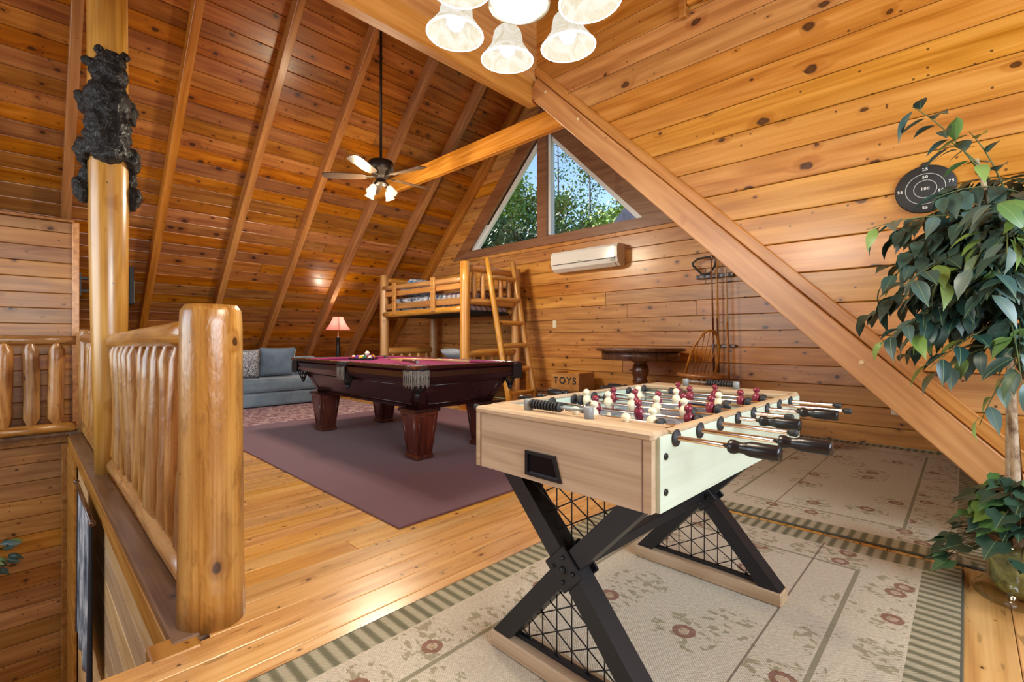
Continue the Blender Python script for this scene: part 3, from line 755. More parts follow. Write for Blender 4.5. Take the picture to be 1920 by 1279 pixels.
# pockets
def fringe(parent, pts, z1, z0):
    """leather shield with hanging cords along a polyline pts (x,y)"""
    b = MB(); seg = []
    for (a, c) in zip(pts[:-1], pts[1:]):
        a, c = Vector(a), Vector(c); nn = max(2, int((c - a).length / .009))
        seg += [a.lerp(c, i / nn) for i in range(nn)]
    for i, p in enumerate(seg):
        j = .004 * math.sin(i * 2.1); b.tube([(p.x, p.y, z1), (p.x + j, p.y - j, (z1 + z0) / 2), (p.x, p.y, z0 + .012 * math.sin(i * 1.3))], .0027, 5)
    o = b.build('fringe', MAT['fringe'], parent); o['kind'] = 'stuff'
for sx in (-1, 0, 1):
    for sy in (-1, 1):
        X = sx * (hx - .075); Y = sy * (hy - .075 + (.03 if sx == 0 else 0))
        pk = MB(); pk.lathe([(.050, .80 + zo), (.060, .826 + zo), (.075, .834 + zo), (.09, .826 + zo), (.09, .79 + zo)], (X, Y, 0), 18)
        p = pk.build('pocket', MAT['leather'], pt)
        # corner iron / leather bracket
        if sx: MB().box((X + sx * .025, Y + sy * .025, .818 + zo), (.13, .13, .03), bev=.03).build('corner_cap', MAT['mahogany'], p)
        if sx:
            o1 = hx + .006; o2 = hy + .006
            pts = [(sx * (o1 - .15), sy * o2), (sx * (o1 - .03), sy * o2), (sx * o1, sy * (o2 - .03)), (sx * o1, sy * (o2 - .15))]
        else: pts = [(-.075, sy * (hy + .008)), (.075, sy * (hy + .008))]
        sh = MB()
        for (a, c) in zip(pts[:-1], pts[1:]):
            sh.add([(a[0], a[1], .80 + zo), (c[0], c[1], .80 + zo), (c[0], c[1], .672 + zo), (a[0], a[1], .672 + zo)], [(0, 1, 2, 3)])
        shm = sh.build('shield', MAT['leather'], p); md = shm.modifiers.new('thick', 'SOLIDIFY'); md.thickness = .008; md.offset = 0
        if not (sx == 1 and sy == 1) and not (sx == -1 and sy == -1):
            fringe(p, [(a[0] * 1.004 + 0, a[1] * 1.006) for a in pts], .795 + zo, .665 + zo)
        # net bag under the table edge
        net = MB(); cx, cyy = (X * .985, Y * .97)
        for k in range(10):
            for dr in (1, -1):
                pth = []
                for i in range(6):
                    f = i / 5; a = 2 * PI * k / 10 + dr * f * 1.5; r = .055 + .02 * math.sin(f * PI) - .035 * f
                    pth.append((cx + r * math.cos(a), cyy + r * math.sin(a), .79 + zo - .19 * f))
                net.tube(pth, .0045, 4)
        net.ball((cx, cyy, .59 + zo), .024, 8, 6, (1, 1, 1.3))
        net.build('net', MAT['leather'], p)
# cues and balls on the table
def cue(name, p0, p1, label, seed, group=None, cols=('honey', 'walnut')):
    p0, p1 = Vector(p0), Vector(p1); e = empty(name, p0, 0, label, 'cue', group); v = p1 - p0
    dark = MAT['bedlog']
    MB().tube([v * t_ for t_ in (0, .25, .5)], [.0145, .0125, .0105], 10).build('butt', MAT[cols[1]], e)
    MB().tube([v * t_ for t_ in (.5, .75, .985)], [.0105, .0085, .0065], 10).build('shaft', MAT[cols[0]], e)
    MB().tube([v * .985, v * 1.0], .0065, 8).build('tip', MAT['white'], e)
    return e
MAT['maple'] = wood('maple_shaft', (.80, .52, .22), (.72, .42, .16), (.58, .31, .10), knots=0, rough=.3, tone=.03)
cue('billiard_cue', (-3.62, 3.13, .829), (-5.02, 3.03, .8195), 'pale maple cue lying along the magenta cloth', 1, cols=('maple', 'maple'))
cue('billiard_cue', (-3.40, 2.36, .853), (-4.62, 2.86, .823), 'dark butted cue lying across the near corner of the magenta cloth', 2, cols=('maple', 'mahogany'))
rk = empty('ball_rack', (-5.22, 2.885, .8015), math.radians(20), 'black triangle rack holding the billiard balls', 'rack')
r0 = .0286; side = 2 * r0 * 4 + 3.6 * r0
tri_ = [Vector((math.cos(a), math.sin(a), 0)) * (side / math.sqrt(3) + .024) for a in (PI / 2, PI / 2 + 2 * PI / 3, PI / 2 + 4 * PI / 3)]
for i in range(3):
    a, b_ = tri_[i], tri_[(i + 1) % 3]
    m_ = Matrix.Rotation(math.atan2((b_ - a).y, (b_ - a).x), 3, 'Z')
    MB().box((a + b_) / 2 + Vector((0, 0, .0145)), ((b_ - a).length - .02, .012, .027), m_, .004).build('side', MAT['blackplastic'], rk)
BALLC = [(.85, .55, .03), (.03, .06, .35), (.55, .03, .03), (.12, .03, .25), (.75, .22, .03), (.02, .18, .07), (.25, .02, .04), (.01, .01, .01)]
BN = ['yellow', 'blue', 'red', 'purple', 'orange', 'green', 'maroon', 'black']
def ballmat(c, stripe):
    t = NT('ball_resin')
    if stripe:
        sp = t.n('ShaderNodeSeparateXYZ', {0: t.obj()}); t.set(Base_Color=t.mix(t.math('LESS_THAN', t.math('ABSOLUTE', sp.outputs[0]), .014), (.8, .76, .66), c))
    else: t.set(Base_Color=c)
    t.set(Roughness=.12); return t.m
bme = MB().ball((0, 0, 0), r0, 18, 12).mesh('ball')
k = 0
order = [0, 9, 2, 11, 7, 1, 4, 13, 6, 12, 10, 3, 8, 5, 14]
Rz = Matrix.Rotation(math.radians(20), 3, 'Z')
for row in range(5):
    for j in range(row + 1):
        idx = order[k]; k += 1
        p = Vector(((j - row / 2) * 2.02 * r0, (2 - row) * 1.75 * r0 + .012 , r0)); w_ = Rz @ p + Vector((-5.22, 2.885, .8018))
        o = bpy.data.objects.new('billiard_ball', bme.copy()); COL.objects.link(o); o.location = w_
        o.data.materials.append(ballmat(BALLC[idx % 8], idx >= 8)); o.rotation_euler = (rnd.uniform(0, 6), rnd.uniform(0, 6), 0)
        nm = BN[idx % 8]
        tag(o, ('%s striped billiard ball in the triangle rack' if idx >= 8 else 'solid %s billiard ball in the triangle rack') % nm, 'ball', 'racked billiard balls')
o = bpy.data.objects.new('cue_ball', bme.copy()); COL.objects.link(o); o.data.materials.append(plain('cue_ball_resin', (.82, .78, .68), .12))
o.location = Rz @ Vector((0, .0, 0)) + Vector((-5.22, 2.897, .8022 + r0 + r0 * 1.66)); tag(o, 'white cue ball resting on top of the racked balls', 'ball')

# ================================================================ FOOSBALL TABLE
FW, FL, FT, FB = .62, 1.19, .834, .645
fo = empty('foosball_table', (-.817, 1.606, .0125), math.radians(-1.3), 'oak foosball table on black crossed steel legs', 'foosball table')
zf = -.0125
hw, hl = FW / 2, FL / 2; pn = .022
for s_ in (-1, 1):
    e_ = MB().box((0, s_ * (hl - pn / 2), (FT - .02 + FB) / 2 + zf), (FW - .05, pn, FT - .02 - FB)); eo = e_.build('end_panel', MAT['oak'], fo)
    for q_ in (-1, 1): MB().box((q_ * (hw - .0235), s_ * (hl - pn / 2 + .001), (FT - .02 + FB) / 2 + zf), (.003, pn, FT - .02 - FB)).build('seam', MAT['walnut'], eo)
    for q_ in (-1, 1): MB().box((q_ * (hw - .0115), s_ * (hl - pn / 2), (FT - .02 + FB) / 2 + zf), (.022, pn, FT - .02 - FB)).build('edge_strip', MAT['oak'], eo)
    MB().box((0, s_ * (hl - .062), FT - .011 + zf), (FW + .006, .13, .022), bev=.006).build('end_ledge', MAT['oak'], fo)
    sp_ = link('side_panel', MB().box((0, 0, 0), (FL - .04, .02, FT - .012 - FB)).mesh('side_panel'), MAT['daylit_oak'], fo)
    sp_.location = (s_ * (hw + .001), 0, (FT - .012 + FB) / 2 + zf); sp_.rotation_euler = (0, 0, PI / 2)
    tp = link('side_rim', MB().box((0, 0, 0), (FL - .15, .024, .012), bev=.003).mesh('side_rim'), MAT['oak'], sp_)
    tp.location = (0, 0, (FT - .012 - FB) / 2 + .006)
    for yy in (-hl + .045, hl - .045):
        for zz in (FB + .045, FT - .06):
            MB().lathe([(.0085, 0), (.0085, .003), (.005, .005), (.004, .0025)], (s_ * (hw + .011), yy, zz + zf), 12, rotm('Y', 90 * s_)).build('bolt', MAT['blackplastic'], fo)
    # inner end wall and goal mouth
    gw_ = MB().box((0, s_ * (hl - .132), (FT - .03 + FB + .05) / 2 + zf), (FW - .03, .012, FT - .03 - FB - .05)).build('inner_end', MAT['daylit_oak'], fo)
    MB().box((0, s_ * (hl - .139), FT - .085 + zf), (.19, .004, .065), bev=.002).build('goal_mouth', MAT['blackplastic'], gw_)
MB().box((0, 0, FB + .012 + zf), (FW - .02, FL - .02, .015)).build('underside', MAT['oak'], fo)
pf = NT('playfield'); o_ = pf.obj(); sp = pf.n('ShaderNodeSeparateXYZ', {0: o_}); X, Y = sp.outputs[0], sp.outputs[1]
rr = pf.math('SQRT', pf.math('ADD', pf.math('MULTIPLY', X, X), pf.math('MULTIPLY', Y, Y)))
def near(v, c_, w_): return pf.math('LESS_THAN', pf.math('ABSOLUTE', pf.math('SUBTRACT', v, c_)), w_)
mk = pf.math('MAXIMUM', near(rr, .09, .003), pf.math('MAXIMUM', near(Y, 0.0, .003), near(pf.math('ABSOLUTE', X), .235, .003)))
ay = pf.math('ABSOLUTE', Y)
mk = pf.math('MAXIMUM', mk, pf.math('MULTIPLY', near(ay, .30, .003), pf.math('LESS_THAN', pf.math('ABSOLUTE', X), .14)))
pf.set(Base_Color=pf.mix(mk, (.20, .215, .30), (.72, .72, .72)), Roughness=.3)
MB().box((0, 0, FB + .095 + zf), (FW - .02, FL - .27, .01)).build('playfield', pf.m, fo)
# ball return cup on the near end
q = [(-.075, -.035), (.058, -.035), (.036, .035), (-.075, .035)]
bc = MB(); yb = -hl - .003; cxx, czz = -.012, .695 + zf
inn = [(x * .83 - .002, z * .74) for x, z in q]
for i in range(4):
    j = (i + 1) % 4; qq = [q[i], q[j], inn[j], inn[i]]
    bc.add([Vector((cxx + a, yb - .004, czz + c_)) for a, c_ in qq] + [Vector((cxx + a, yb + .01, czz + c_)) for a, c_ in qq], [(3, 2, 1, 0), (4, 5, 6, 7)] + [(k, (k + 1) % 4, (k + 1) % 4 + 4, k + 4) for k in range(4)])
bco = bc.build('ball_return', MAT['blackplastic'], fo)
MB().add([(cxx + a, yb + .0015, czz + c_) for a, c_ in inn] + [(cxx + a * .8, yb + .0022, czz + c_ * .8) for a, c_ in inn], [(0, 1, 2, 3), (7, 6, 5, 4)]).build('cup', plain('cup_dark', (.004, .006, .010), .15), bco)
# score counters
for s_ in (-1, 1):
    sc = empty('score_counter', (0, s_ * (hl - .06), FT + zf)); sc.parent = fo
    for xx in (-.135, .09): MB().lathe([(.0135, 0), (.0135, .030), (.011, .033)], (xx, 0, 0), 14).build('counter_post', MAT['grey'], sc)
    MB().tube([(-.135, 0, .02), (.09, 0, .02)], .004, 8).build('counter_rod', MAT['grey'], sc)
    for i in range(10):
        xx = (-.117 + i * .0118) if s_ < 0 else (.072 - i * .0118)
        MB().lathe([(.005, -.0028), (.0125, -.0028), (.0150, 0), (.0125, .0028), (.005, .0028)], (xx, 0, .02), 12, rotm('Y', 90)).build('score_bead', MAT['rubber'], sc)
# rods with players
def player_mesh():
    b = MB(); prof = [(.004, -.052), (.010, -.052), (.009, -.040), (.006, -.034), (.0075, -.028), (.013, -.012), (.0165, .002), (.0145, .014), (.008, .021), (.0065, .024), (.011, .029), (.0125, .035), (.010, .042), (.004, .046), (0, .046)]
    b.lathe(prof, n=12); return b.mesh('player')
plm = {}
for cname in ('cream', 'maroon'):
    m_ = player_mesh(); m_.materials.append(MAT[cname]); plm[cname] = m_
ringm = MB().lathe([(.009, -.0035), (.018, -.0035), (.021, 0), (.021, .002), (.009, .006)], n=18, axis=rotm('Y', 90)).mesh('bearing'); ringm.materials.append(MAT['rubber'])
bumpm = MB().lathe([(.009, -.008), (.017, -.008), (.019, -.004), (.019, .005), (.016, .009), (.009, .009)], n=16, axis=rotm('Y', 90)).mesh('bumper'); bumpm.materials.append(MAT['rubber'])
hand = MB().lathe([(.0, 0), (.0135, 0), (.0155, .004), (.0155, .013), (.0120, .022), (.0120, .030), (.0155, .041), (.0168, .046), (.0168, .101), (.0155, .104), (.0, .105)], n=16, axis=rotm('Y', 90)).mesh('handle'); hand.materials.append(MAT['blackplastic'])
capm_ = MB().lathe([(.0, .02), (.006, .02), (.0095, .016), (.0095, 0), (.006, 0)], n=12, axis=rotm('Y', 90)).mesh('end_cap'); capm_.materials.append(MAT['rubber'])
cfg = [(3, 'cream', 1, .451, 6), (2, 'cream', 1, .515, -8), (3, 'maroon', -1, .497, 10), (5, 'cream', 1, .389, 4), (5, 'maroon', -1, .418, -8), (3, 'cream', 1, .426, 7), (2, 'maroon', -1, .519, 5), (3, 'maroon', -1, .466, -6)]
zr = .811 + zf
for i, (nm, colr, hs, xe, tilt) in enumerate(cfg):
    yy = -.500 + i * .1345
    rd = empty('player_rod', (0, yy, zr)); rd.parent = fo; rd.rotation_euler = (math.radians(tilt), 0, 0)
    x1 = xe; x0 = xe - .86; sh = (x0 + x1) / 2
    MB().tube([(x0, 0, 0), (x1, 0, 0)], .0062, 12).build('bar', MAT['chrome'], rd)
    h_ = link('handle', hand, None, rd); h_.location = (x1 - .004 if hs > 0 else x0 + .004, 0, 0)
    if hs < 0: h_.rotation_euler = (0, 0, PI)
    c_ = link('end_cap', capm_, None, rd); c_.location = (x0 if hs > 0 else x1, 0, 0)
    if hs > 0: c_.rotation_euler = (0, 0, PI)
    for s_ in (-1, 1):
        r = link('bearing', ringm, None, rd); r.location = (s_ * (hw + .014), 0, 0)
        if s_ < 0: r.rotation_euler = (0, 0, PI)
        r = link('bearing', ringm, None, rd); r.location = (s_ * (hw - .013), 0, 0)
        if s_ > 0: r.rotation_euler = (0, 0, PI)
    sp_ = {2: .20, 3: .165, 5: .098}[nm]
    for k in range(nm):
        xx = (k - (nm - 1) / 2) * sp_ + sh
        p_ = link('player', plm[colr], None, rd); p_.location = (xx, 0, 0)
    for e_ in (-1, 1):
        bb = link('bumper', bumpm, None, rd); bb.location = (e_ * ((nm - 1) / 2 * sp_ + .028) + sh, 0, 0)
# crossed legs with wire lattice
CZ = .375 + zf; BW = .632
for s_ in (-1, 1):
    yl = s_ * .468
    lf_ = empty('leg_frame', (-.02, yl, 0)); lf_.parent = fo
    MB().box((0, 0, .026), (BW, .085, .052), bev=.004).build('base_plank', MAT['oak'], lf_)
    top = FB + zf; z0 = .052
    dxb, dxt = BW / 2 - .045, .255
    for q_ in (-1, 1):
        for (xa, za, xb, zb, nme) in ((q_ * dxb, z0, 0, CZ, 'lower_leg'), (0, CZ, q_ * dxt, top, 'upper_leg')):
            p0, p1 = Vector((xa, 0, za)), Vector((xb, 0, zb)); d = (p1 - p0).normalized(); nn = Vector((d.z, 0, -d.x))
            hw2 = .029
            cut = lambda P, zc: P
            k_ = hw2 / abs(d.z) if abs(d.z) > .1 else hw2
            vs = [(P.x + sg * k_, y_, P.z) for P in (p0, p1) for sg in (-1, 1) for y_ in (-.034, .034)]
            MB().add(vs, [(0, 1, 3, 2), (4, 6, 7, 5), (0, 4, 5, 1), (2, 3, 7, 6), (0, 2, 6, 4), (1, 5, 7, 3)]).build(nme, MAT['black'], lf_)
    pl = MB().box((0, -.039, CZ), (.104, .008, .098), rotm('Y', 45), .004).build('cross_plate', MAT['black'], lf_)
    pl2 = MB().box((0, .039, CZ), (.104, .008, .098), rotm('Y', 45), .004).build('cross_plate', MAT['black'], lf_)
    for pp_, sg in ((pl, -1), (pl2, 1)):
        for (ax, az, rb_) in ((0, 0, .0105), (.036, 0, .006), (-.036, 0, .006), (0, .036, .006), (0, -.036, .006)):
            MB().lathe([(rb_, 0), (rb_, .006), (rb_ * .6, .008), (0, .008)], (ax, sg * .043, CZ + az), 8, rotm('X', 90 if sg < 0 else -90)).build('bolt', MAT['black'], pp_)
    MB().box((0, 0, .060), (2 * dxb - .06, .016, .014)).build('lattice_bar', MAT['black'], lf_)
    MB().box((0, 0, top - .012), (2 * dxt + .05, .05, .024)).build('top_bar', MAT['black'], lf_)
    # lattice wires: clipped to the two triangles
    def clipseg(p, d, polyg):
        t0, t1 = -9, 9
        n_ = len(polyg)
        for i in range(n_):
            a, b_ = Vector(polyg[i]), Vector(polyg[(i + 1) % n_]); e_ = b_ - a; nrm_ = Vector((-e_.y, e_.x))
            den = nrm_.dot(d); num = nrm_.dot(p - a)
            if abs(den) < 1e-9:
                if num < 0: return None
            else:
                tt = -num / den
                if den > 0: t0 = max(t0, tt)
                else: t1 = min(t1, tt)
        return (p + d * t0, p + d * t1) if t1 - t0 > .015 else None
    for nm_, poly in (('lower_lattice', [(-dxb, z0), (dxb, z0), (0, CZ)]), ('upper_lattice', [(0, CZ), (dxt, top), (-dxt, top)])):
        b = MB(); stp = .058
        for ang in (90, 30, 150):
            d = Vector((math.cos(math.radians(ang)), math.sin(math.radians(ang)))); nv = Vector((-d.y, d.x)); c0 = Vector((0, CZ - .19 if nm_[0] == 'l' else CZ + .19))
            for i in range(-7, 8):
                sg = clipseg(c0 + nv * (i * stp * (1.0 if ang == 90 else .866 * 1.155 / 1.0)), d, poly)
                if sg: b.tube([(sg[0].x, 0, sg[0].y), (sg[1].x, 0, sg[1].y)], .0022, 5)
        b.build(nm_, MAT['black'], lf_)
MB().box((-.02, 0, CZ), (.036, .93, .036), bev=.003).build('stretcher', MAT['black'], fo)
for q_ in (-1, 1): MB().box((q_ * .2, 0, FB + zf - .009), (.03, .95, .016)).build('under_rail', MAT['black'], fo)

# ================================================================ SOFA GROUP
blue = NT('slate_blue_velvet'); bz = blue.noise(blue.obj(), 4, 3, .6); bz2 = blue.noise(blue.obj(), 160, 1)
blue.set(Base_Color=blue.mix(.35, blue.ramp(bz, [(.35, (.095, .15, .225)), (.65, (.20, .285, .38))]), blue.ramp(bz2, [(.3, (.08, .115, .165)), (.7, (.19, .25, .32))])), Roughness=.8, Sheen_Weight=.5, Sheen_Roughness=.4)
so = empty('sofa', (-8.15, 2.30, .009), 0, 'low slate blue velvet sofa under the left roof slope', 'sofa')
MB().box((0, 0, .115), (.90, 2.9, .20), bev=.03).build('base', blue.m, so)
MB().box((.0, 0, .325), (.92, 2.9, .20), bev=.05).build('seat', blue.m, so)
MB().box((-.30, 0, .55), (.26, 2.7, .36), rotm('Y', -12), .06).build('backrest', blue.m, so)
MB().box((-.02, 1.36, .45), (.80, .18, .34), bev=.06).build('arm', blue.m, so)
MB().box((-.02, -1.36, .45), (.80, .18, .34), bev=.06).build('arm', blue.m, so)
for sx in (-1, 1):
    for sy in (-1, 1): MB().lathe([(.02, 0), (.025, .03)], (sx * .38, sy * 1.35, 0), 10).build('foot', MAT['blackplastic'], so)
def cushion(name, loc, w, h, d, rot, mat, label, cat='cushion', parent=None, n=14):
    b = MB(); vs = []; fs = []
    for side in (1, -1):
        for i in range(n + 1):
            for j in range(n + 1):
                u, v = i / n * 2 - 1, j / n * 2 - 1
                e = max(0, (1 - u ** 4) * (1 - v ** 4)) ** .55
                pin = 1 - .07 * (u * u) * (1 - v * v) * 0 - .05 * ((1 - u * u) * v * v + (1 - v * v) * u * u)
                vs.append((u * w / 2 * pin, side * d / 2 * e, v * h / 2 * pin))
    N = (n + 1) ** 2
    for s_ in range(2):
        for i in range(n):
            for j in range(n):
                q = [s_ * N + i * (n + 1) + j, s_ * N + (i + 1) * (n + 1) + j, s_ * N + (i + 1) * (n + 1) + j + 1, s_ * N + i * (n + 1) + j + 1]
                fs.append(tuple(q))
    b.add(vs, fs, True); o = b.build(name, mat, parent); o.location = loc; o.rotation_euler = rot
    if label: tag(o, label, cat)
    return o
pat = NT('navy_scroll_print'); o_ = pat.obj()
wv = pat.n('ShaderNodeTexNoise', {'Vector': o_, 'Scale': 26.0, 'Detail': 1.0, 'Distortion': 2.4}).outputs[0]
pat.set(Base_Color=pat.ramp(pat.math('FRACT', pat.math('MULTIPLY', wv, 5.0)), [(.48, (.012, .016, .045)), (.56, (.58, .60, .64))]), Roughness=.85)
cushion('throw_pillow', (-7.86, 2.30, .672), .46, .46, .15, (math.radians(14), 0, math.radians(75)), pat.m, 'navy and white scroll patterned pillow on the blue sofa', 'pillow')
cushion('back_cushion', (-8.02, 2.86, .685), .56, .48, .17, (math.radians(-14), 0, math.radians(-90)), blue.m, 'large plain slate blue cushion leaning on the sofa back', 'cushion')
st = empty('side_table', (-8.38, 4.06, 0), 0, 'small dark side table carrying the red shaded lamp', 'table')
MB().box((0, 0, .60), (.42, .42, .03), bev=.006).build('top', MAT['walnut'], st)
for sx in (-1, 1):
    for sy in (-1, 1): MB().box((sx * .17, sy * .17, .2925), (.035, .035, .585)).build('leg', MAT['walnut'], st)
la = empty('table_lamp', (-8.38, 4.06, .6155), 0, 'table lamp with a flared red fabric shade and black column', 'lamp')
MB().lathe([(.085, 0), (.085, .02), (.05, .035), (.045, .06), (.05, .08), (.038, .30), (.032, .44), (.045, .455), (.03, .48), (.012, .49), (.012, .56)], n=20).build('base', MAT['bronze'], la)
sh = NT('red_shade_fabric'); sh.t.nodes.remove(sh.b)
dif = sh.n('ShaderNodeBsdfDiffuse', {'Color': (.45, .09, .11, 1)}); trl = sh.n('ShaderNodeBsdfTranslucent', {'Color': (.92, .62, .58, 1)}); mx = sh.n('ShaderNodeMixShader', {0: .6})
sh.t.links.new(dif.outputs[0], mx.inputs[1]); sh.t.links.new(trl.outputs[0], mx.inputs[2]); sh.t.links.new(mx.outputs[0], sh.t.nodes['Material Output'].inputs[0])
b = MB(); m4 = [(.09, .845), (.115, .78), (.155, .70), (.225, .605)]
b.lathe(m4, n=4, smooth=False, rot0=PI / 4); b.f = [f for f in b.f if len(f) == 4 and not (len(set(round(b.v[i][2], 3) for i in f)) == 1)]; b.sm = b.sm[:len(b.f)]
so_ = b.build('shade', sh.m, la); so_.modifiers.new('thick', 'SOLIDIFY').thickness = .002
so_.rotation_euler = (0, 0, math.radians(25))
for k_ in range(4):
    a = PI / 4 + k_ * PI / 2
    MB().tube([(r * math.cos(a), r * math.sin(a), z) for r, z in m4], .004, 5).build('shade_rib', MAT['leather'], so_)
def glow(name, col, st_):
    t = NT(name); t.set(Base_Color=(.9, .88, .82), Roughness=.4); t.put(t.b.inputs['Emission Color'], (*col, 1)); t.b.inputs['Emission Strength'].default_value = st_; return t.m
MAT['bulb'] = glow('lit_bulb', (1, .92, .80), 9)
MB().ball((0, 0, .66), .03, 12, 8, (1, 1, 1.3)).build('bulb', MAT['bulb'], la)
lp_ = add_light('lamp_light', 'POINT', (0, 0, .70), 24, (1, .86, .66), shadow_soft_size=.04); lp_.parent = la

# ================================================================ LOG BUNK BED
BX0, BX1, BY0, BY1 = -7.66, -5.40, 4.60, 5.70
bb = empty('log_bunk_bed', (0, 0, 0), 0, 'tall rustic log bunk bed standing against the gable wall', 'bunk bed')
bb.location = (BX1, BY0, 0)
def BL(name, p0, p1, r, seed, tenon=None, par=None):
    o = Vector((BX1, BY0, 0)); return log_between(name, Vector(p0) - o, Vector(p1) - o, r, MAT['bedlog'], par or bb, seed, tenon=tenon, wob=.006, n=12, end=0)
for i, (x_, y_) in enumerate(((BX0, BY0), (BX1, BY0), (BX0, BY1), (BX1, BY1))): BL('post', (x_, y_, 0), (x_, y_, 2.21), .078, 100 + i)
for y_, nm in ((BY0, 'front'), (BY1, 'rear')):
    BL('side_rail', (BX0, y_ - .02, 1.50), (BX1, y_ - .02, 1.50), .052, 110, None)
    BL('side_rail', (BX0, y_ - .02, .36), (BX1, y_ - .02, .36), .055, 112, None)
BL('guard_rail', (BX0, BY0 - .03, 1.965), (BX1, BY0 - .03, 1.95), .045, 113)
BL('guard_rail', (BX0, BY1 + .03, 1.965), (BX1, BY1 + .03, 1.95), .045, 114)
o = Vector((BX1, BY0, 0))
def plankpart(name, c, d, mat=MAT['rafter']): return MB().box(Vector(c) - o, d, bev=.006).build(name, mat, bb)
MAT['bedplank'] = wood('bed_plank', (.68, .34, .09), (.54, .23, .05), (.38, .14, .025), knots=.3, kscale=5, rough=.4)
plankpart('guard_plank', ((BX0 + BX1) / 2, BY0 - .02, 1.855), (BX1 - BX0 - .1, .03, .09), MAT['bedplank'])
plankpart('side_plank', ((BX0 + BX1) / 2, BY0 - .02, 1.63), (BX1 - BX0 - .1, .03, .10), MAT['bedplank'])
for x_ in (-7.22, -6.10): plankpart('guard_picket', (x_, BY0 - .075, 1.76), (.09, .04, .55), MAT['bedplank'])
for x_, e_ in ((BX1, 0), (BX0, 1)):
    BL('end_rail', (x_, BY0, 2.12), (x_, BY1, 2.12), .05, 120 + e_); BL('end_rail', (x_, BY0, 1.62), (x_, BY1, 1.62), .055, 122 + e_)
    BL('end_rail', (x_, BY0, .84), (x_, BY1, .84), .06, 124 + e_); BL('end_rail', (x_, BY0, .34), (x_, BY1, .34), .055, 126 + e_)
    for k in range(5):
        y_ = BY0 + .17 + k * .19
        BL('spindle', (x_, y_, 1.65), (x_, y_, 2.09), .042, 130 + k + 10 * e_, .07); BL('spindle', (x_, y_, .37), (x_, y_, .80), .04, 150 + k + 10 * e_, .07)
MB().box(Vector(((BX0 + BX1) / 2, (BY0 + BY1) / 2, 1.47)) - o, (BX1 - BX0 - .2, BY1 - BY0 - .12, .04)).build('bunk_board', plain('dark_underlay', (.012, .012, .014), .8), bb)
MB().box(Vector(((BX0 + BX1) / 2, (BY0 + BY1) / 2, .345)) - o, (BX1 - BX0 - .2, BY1 - BY0 - .12, .04)).build('bunk_board', MAT['bedplank'], bb)
quilt = NT('lodge_quilt'); o_ = quilt.obj(); sp = quilt.n('ShaderNodeSeparateXYZ', {0: o_})
q1 = quilt.noise(quilt.vmath('MULTIPLY', o_, (1.6, 1.6, 2.2)), 7, 3, .6)
qc = quilt.ramp(q1, [(.36, (.035, .045, .075)), (.46, (.36, .40, .48)), (.60, (.66, .68, .72))])
pl1 = quilt.math('GREATER_THAN', quilt.math('SINE', quilt.math('MULTIPLY', sp.outputs[0], 55)), .2); pl2 = quilt.math('GREATER_THAN', quilt.math('SINE', quilt.math('MULTIPLY', quilt.math('ADD', sp.outputs[1], sp.outputs[2]), 55)), .2)
plaid = quilt.mix(quilt.math('MULTIPLY', pl1, .6), quilt.mix(quilt.math('MULTIPLY', pl2, .6), (.45, .40, .42), (.22, .04, .05)), (.03, .035, .07))
quilt.set(Base_Color=quilt.mix(quilt.math('GREATER_THAN', sp.outputs[0], .55), qc, plaid), Roughness=.9)
def bedding(name, z0, h, mat, label):
    b = MB().box((0, 0, h / 2), (BX1 - BX0 - .20, BY1 - BY0 - .14, h), bev=.05); o = b.build(name, mat); o.location = ((BX0 + BX1) / 2, (BY0 + BY1) / 2, z0); return tag(o, label, 'mattress')
bedding('made_mattress', 1.4905, .29, quilt.m, 'upper bunk mattress with blue grey lodge quilt and plaid end')
bedding('made_mattress', .3655, .26, plain('grey_blanket', (.16, .17, .20), .9, 0, .3, 20), 'lower bunk mattress with dark grey blanket')
pb = NT('blue_print_pillowcase'); pz = pb.noise(pb.obj(), 22, 2); pb.set(Base_Color=pb.ramp(pz, [(.42, (.10, .17, .34)), (.55, (.55, .60, .68))]), Roughness=.9)
cushion('bed_pillow', (-7.30, 5.12, 1.985), .74, .50, .19, (math.radians(-62), 0, math.radians(-90)), pb.m, 'blue print pillow at the head of the upper bunk', 'pillow')
cushion('bed_pillow', (-6.55, 5.38, .765), .62, .40, .16, (math.radians(62), 0, math.radians(-8)), plain('pale_grey_pillowcase', (.52, .55, .60), .9), 'pale grey pillow on the lower bunk', 'pillow')
ld = empty('bunk_ladder', (-4.78, 5.22, 0), 0, 'leaning log ladder at the end of the bunk bed', 'ladder')
o = Vector((-4.78, 5.22, 0))
for i, y_ in enumerate((4.94, 5.50)):
    oo = log_between('ladder_rail', Vector((-4.78, y_, .0)) - o, Vector((-5.27, y_, 2.29)) - o, .050, MAT['bedlog'], ld, 170 + i, wob=.006, n=12, r1=.042)
for i, z_ in enumerate((.25, .60, .95, 1.30, 1.66, 2.00)):
    x_ = -4.78 - .49 * z_ / 2.29
    log_between('rung', Vector((x_, 4.92, z_)) - o, Vector((x_, 5.52, z_)) - o, .038, MAT['bedlog'], ld, 180 + i, wob=.004, n=10)

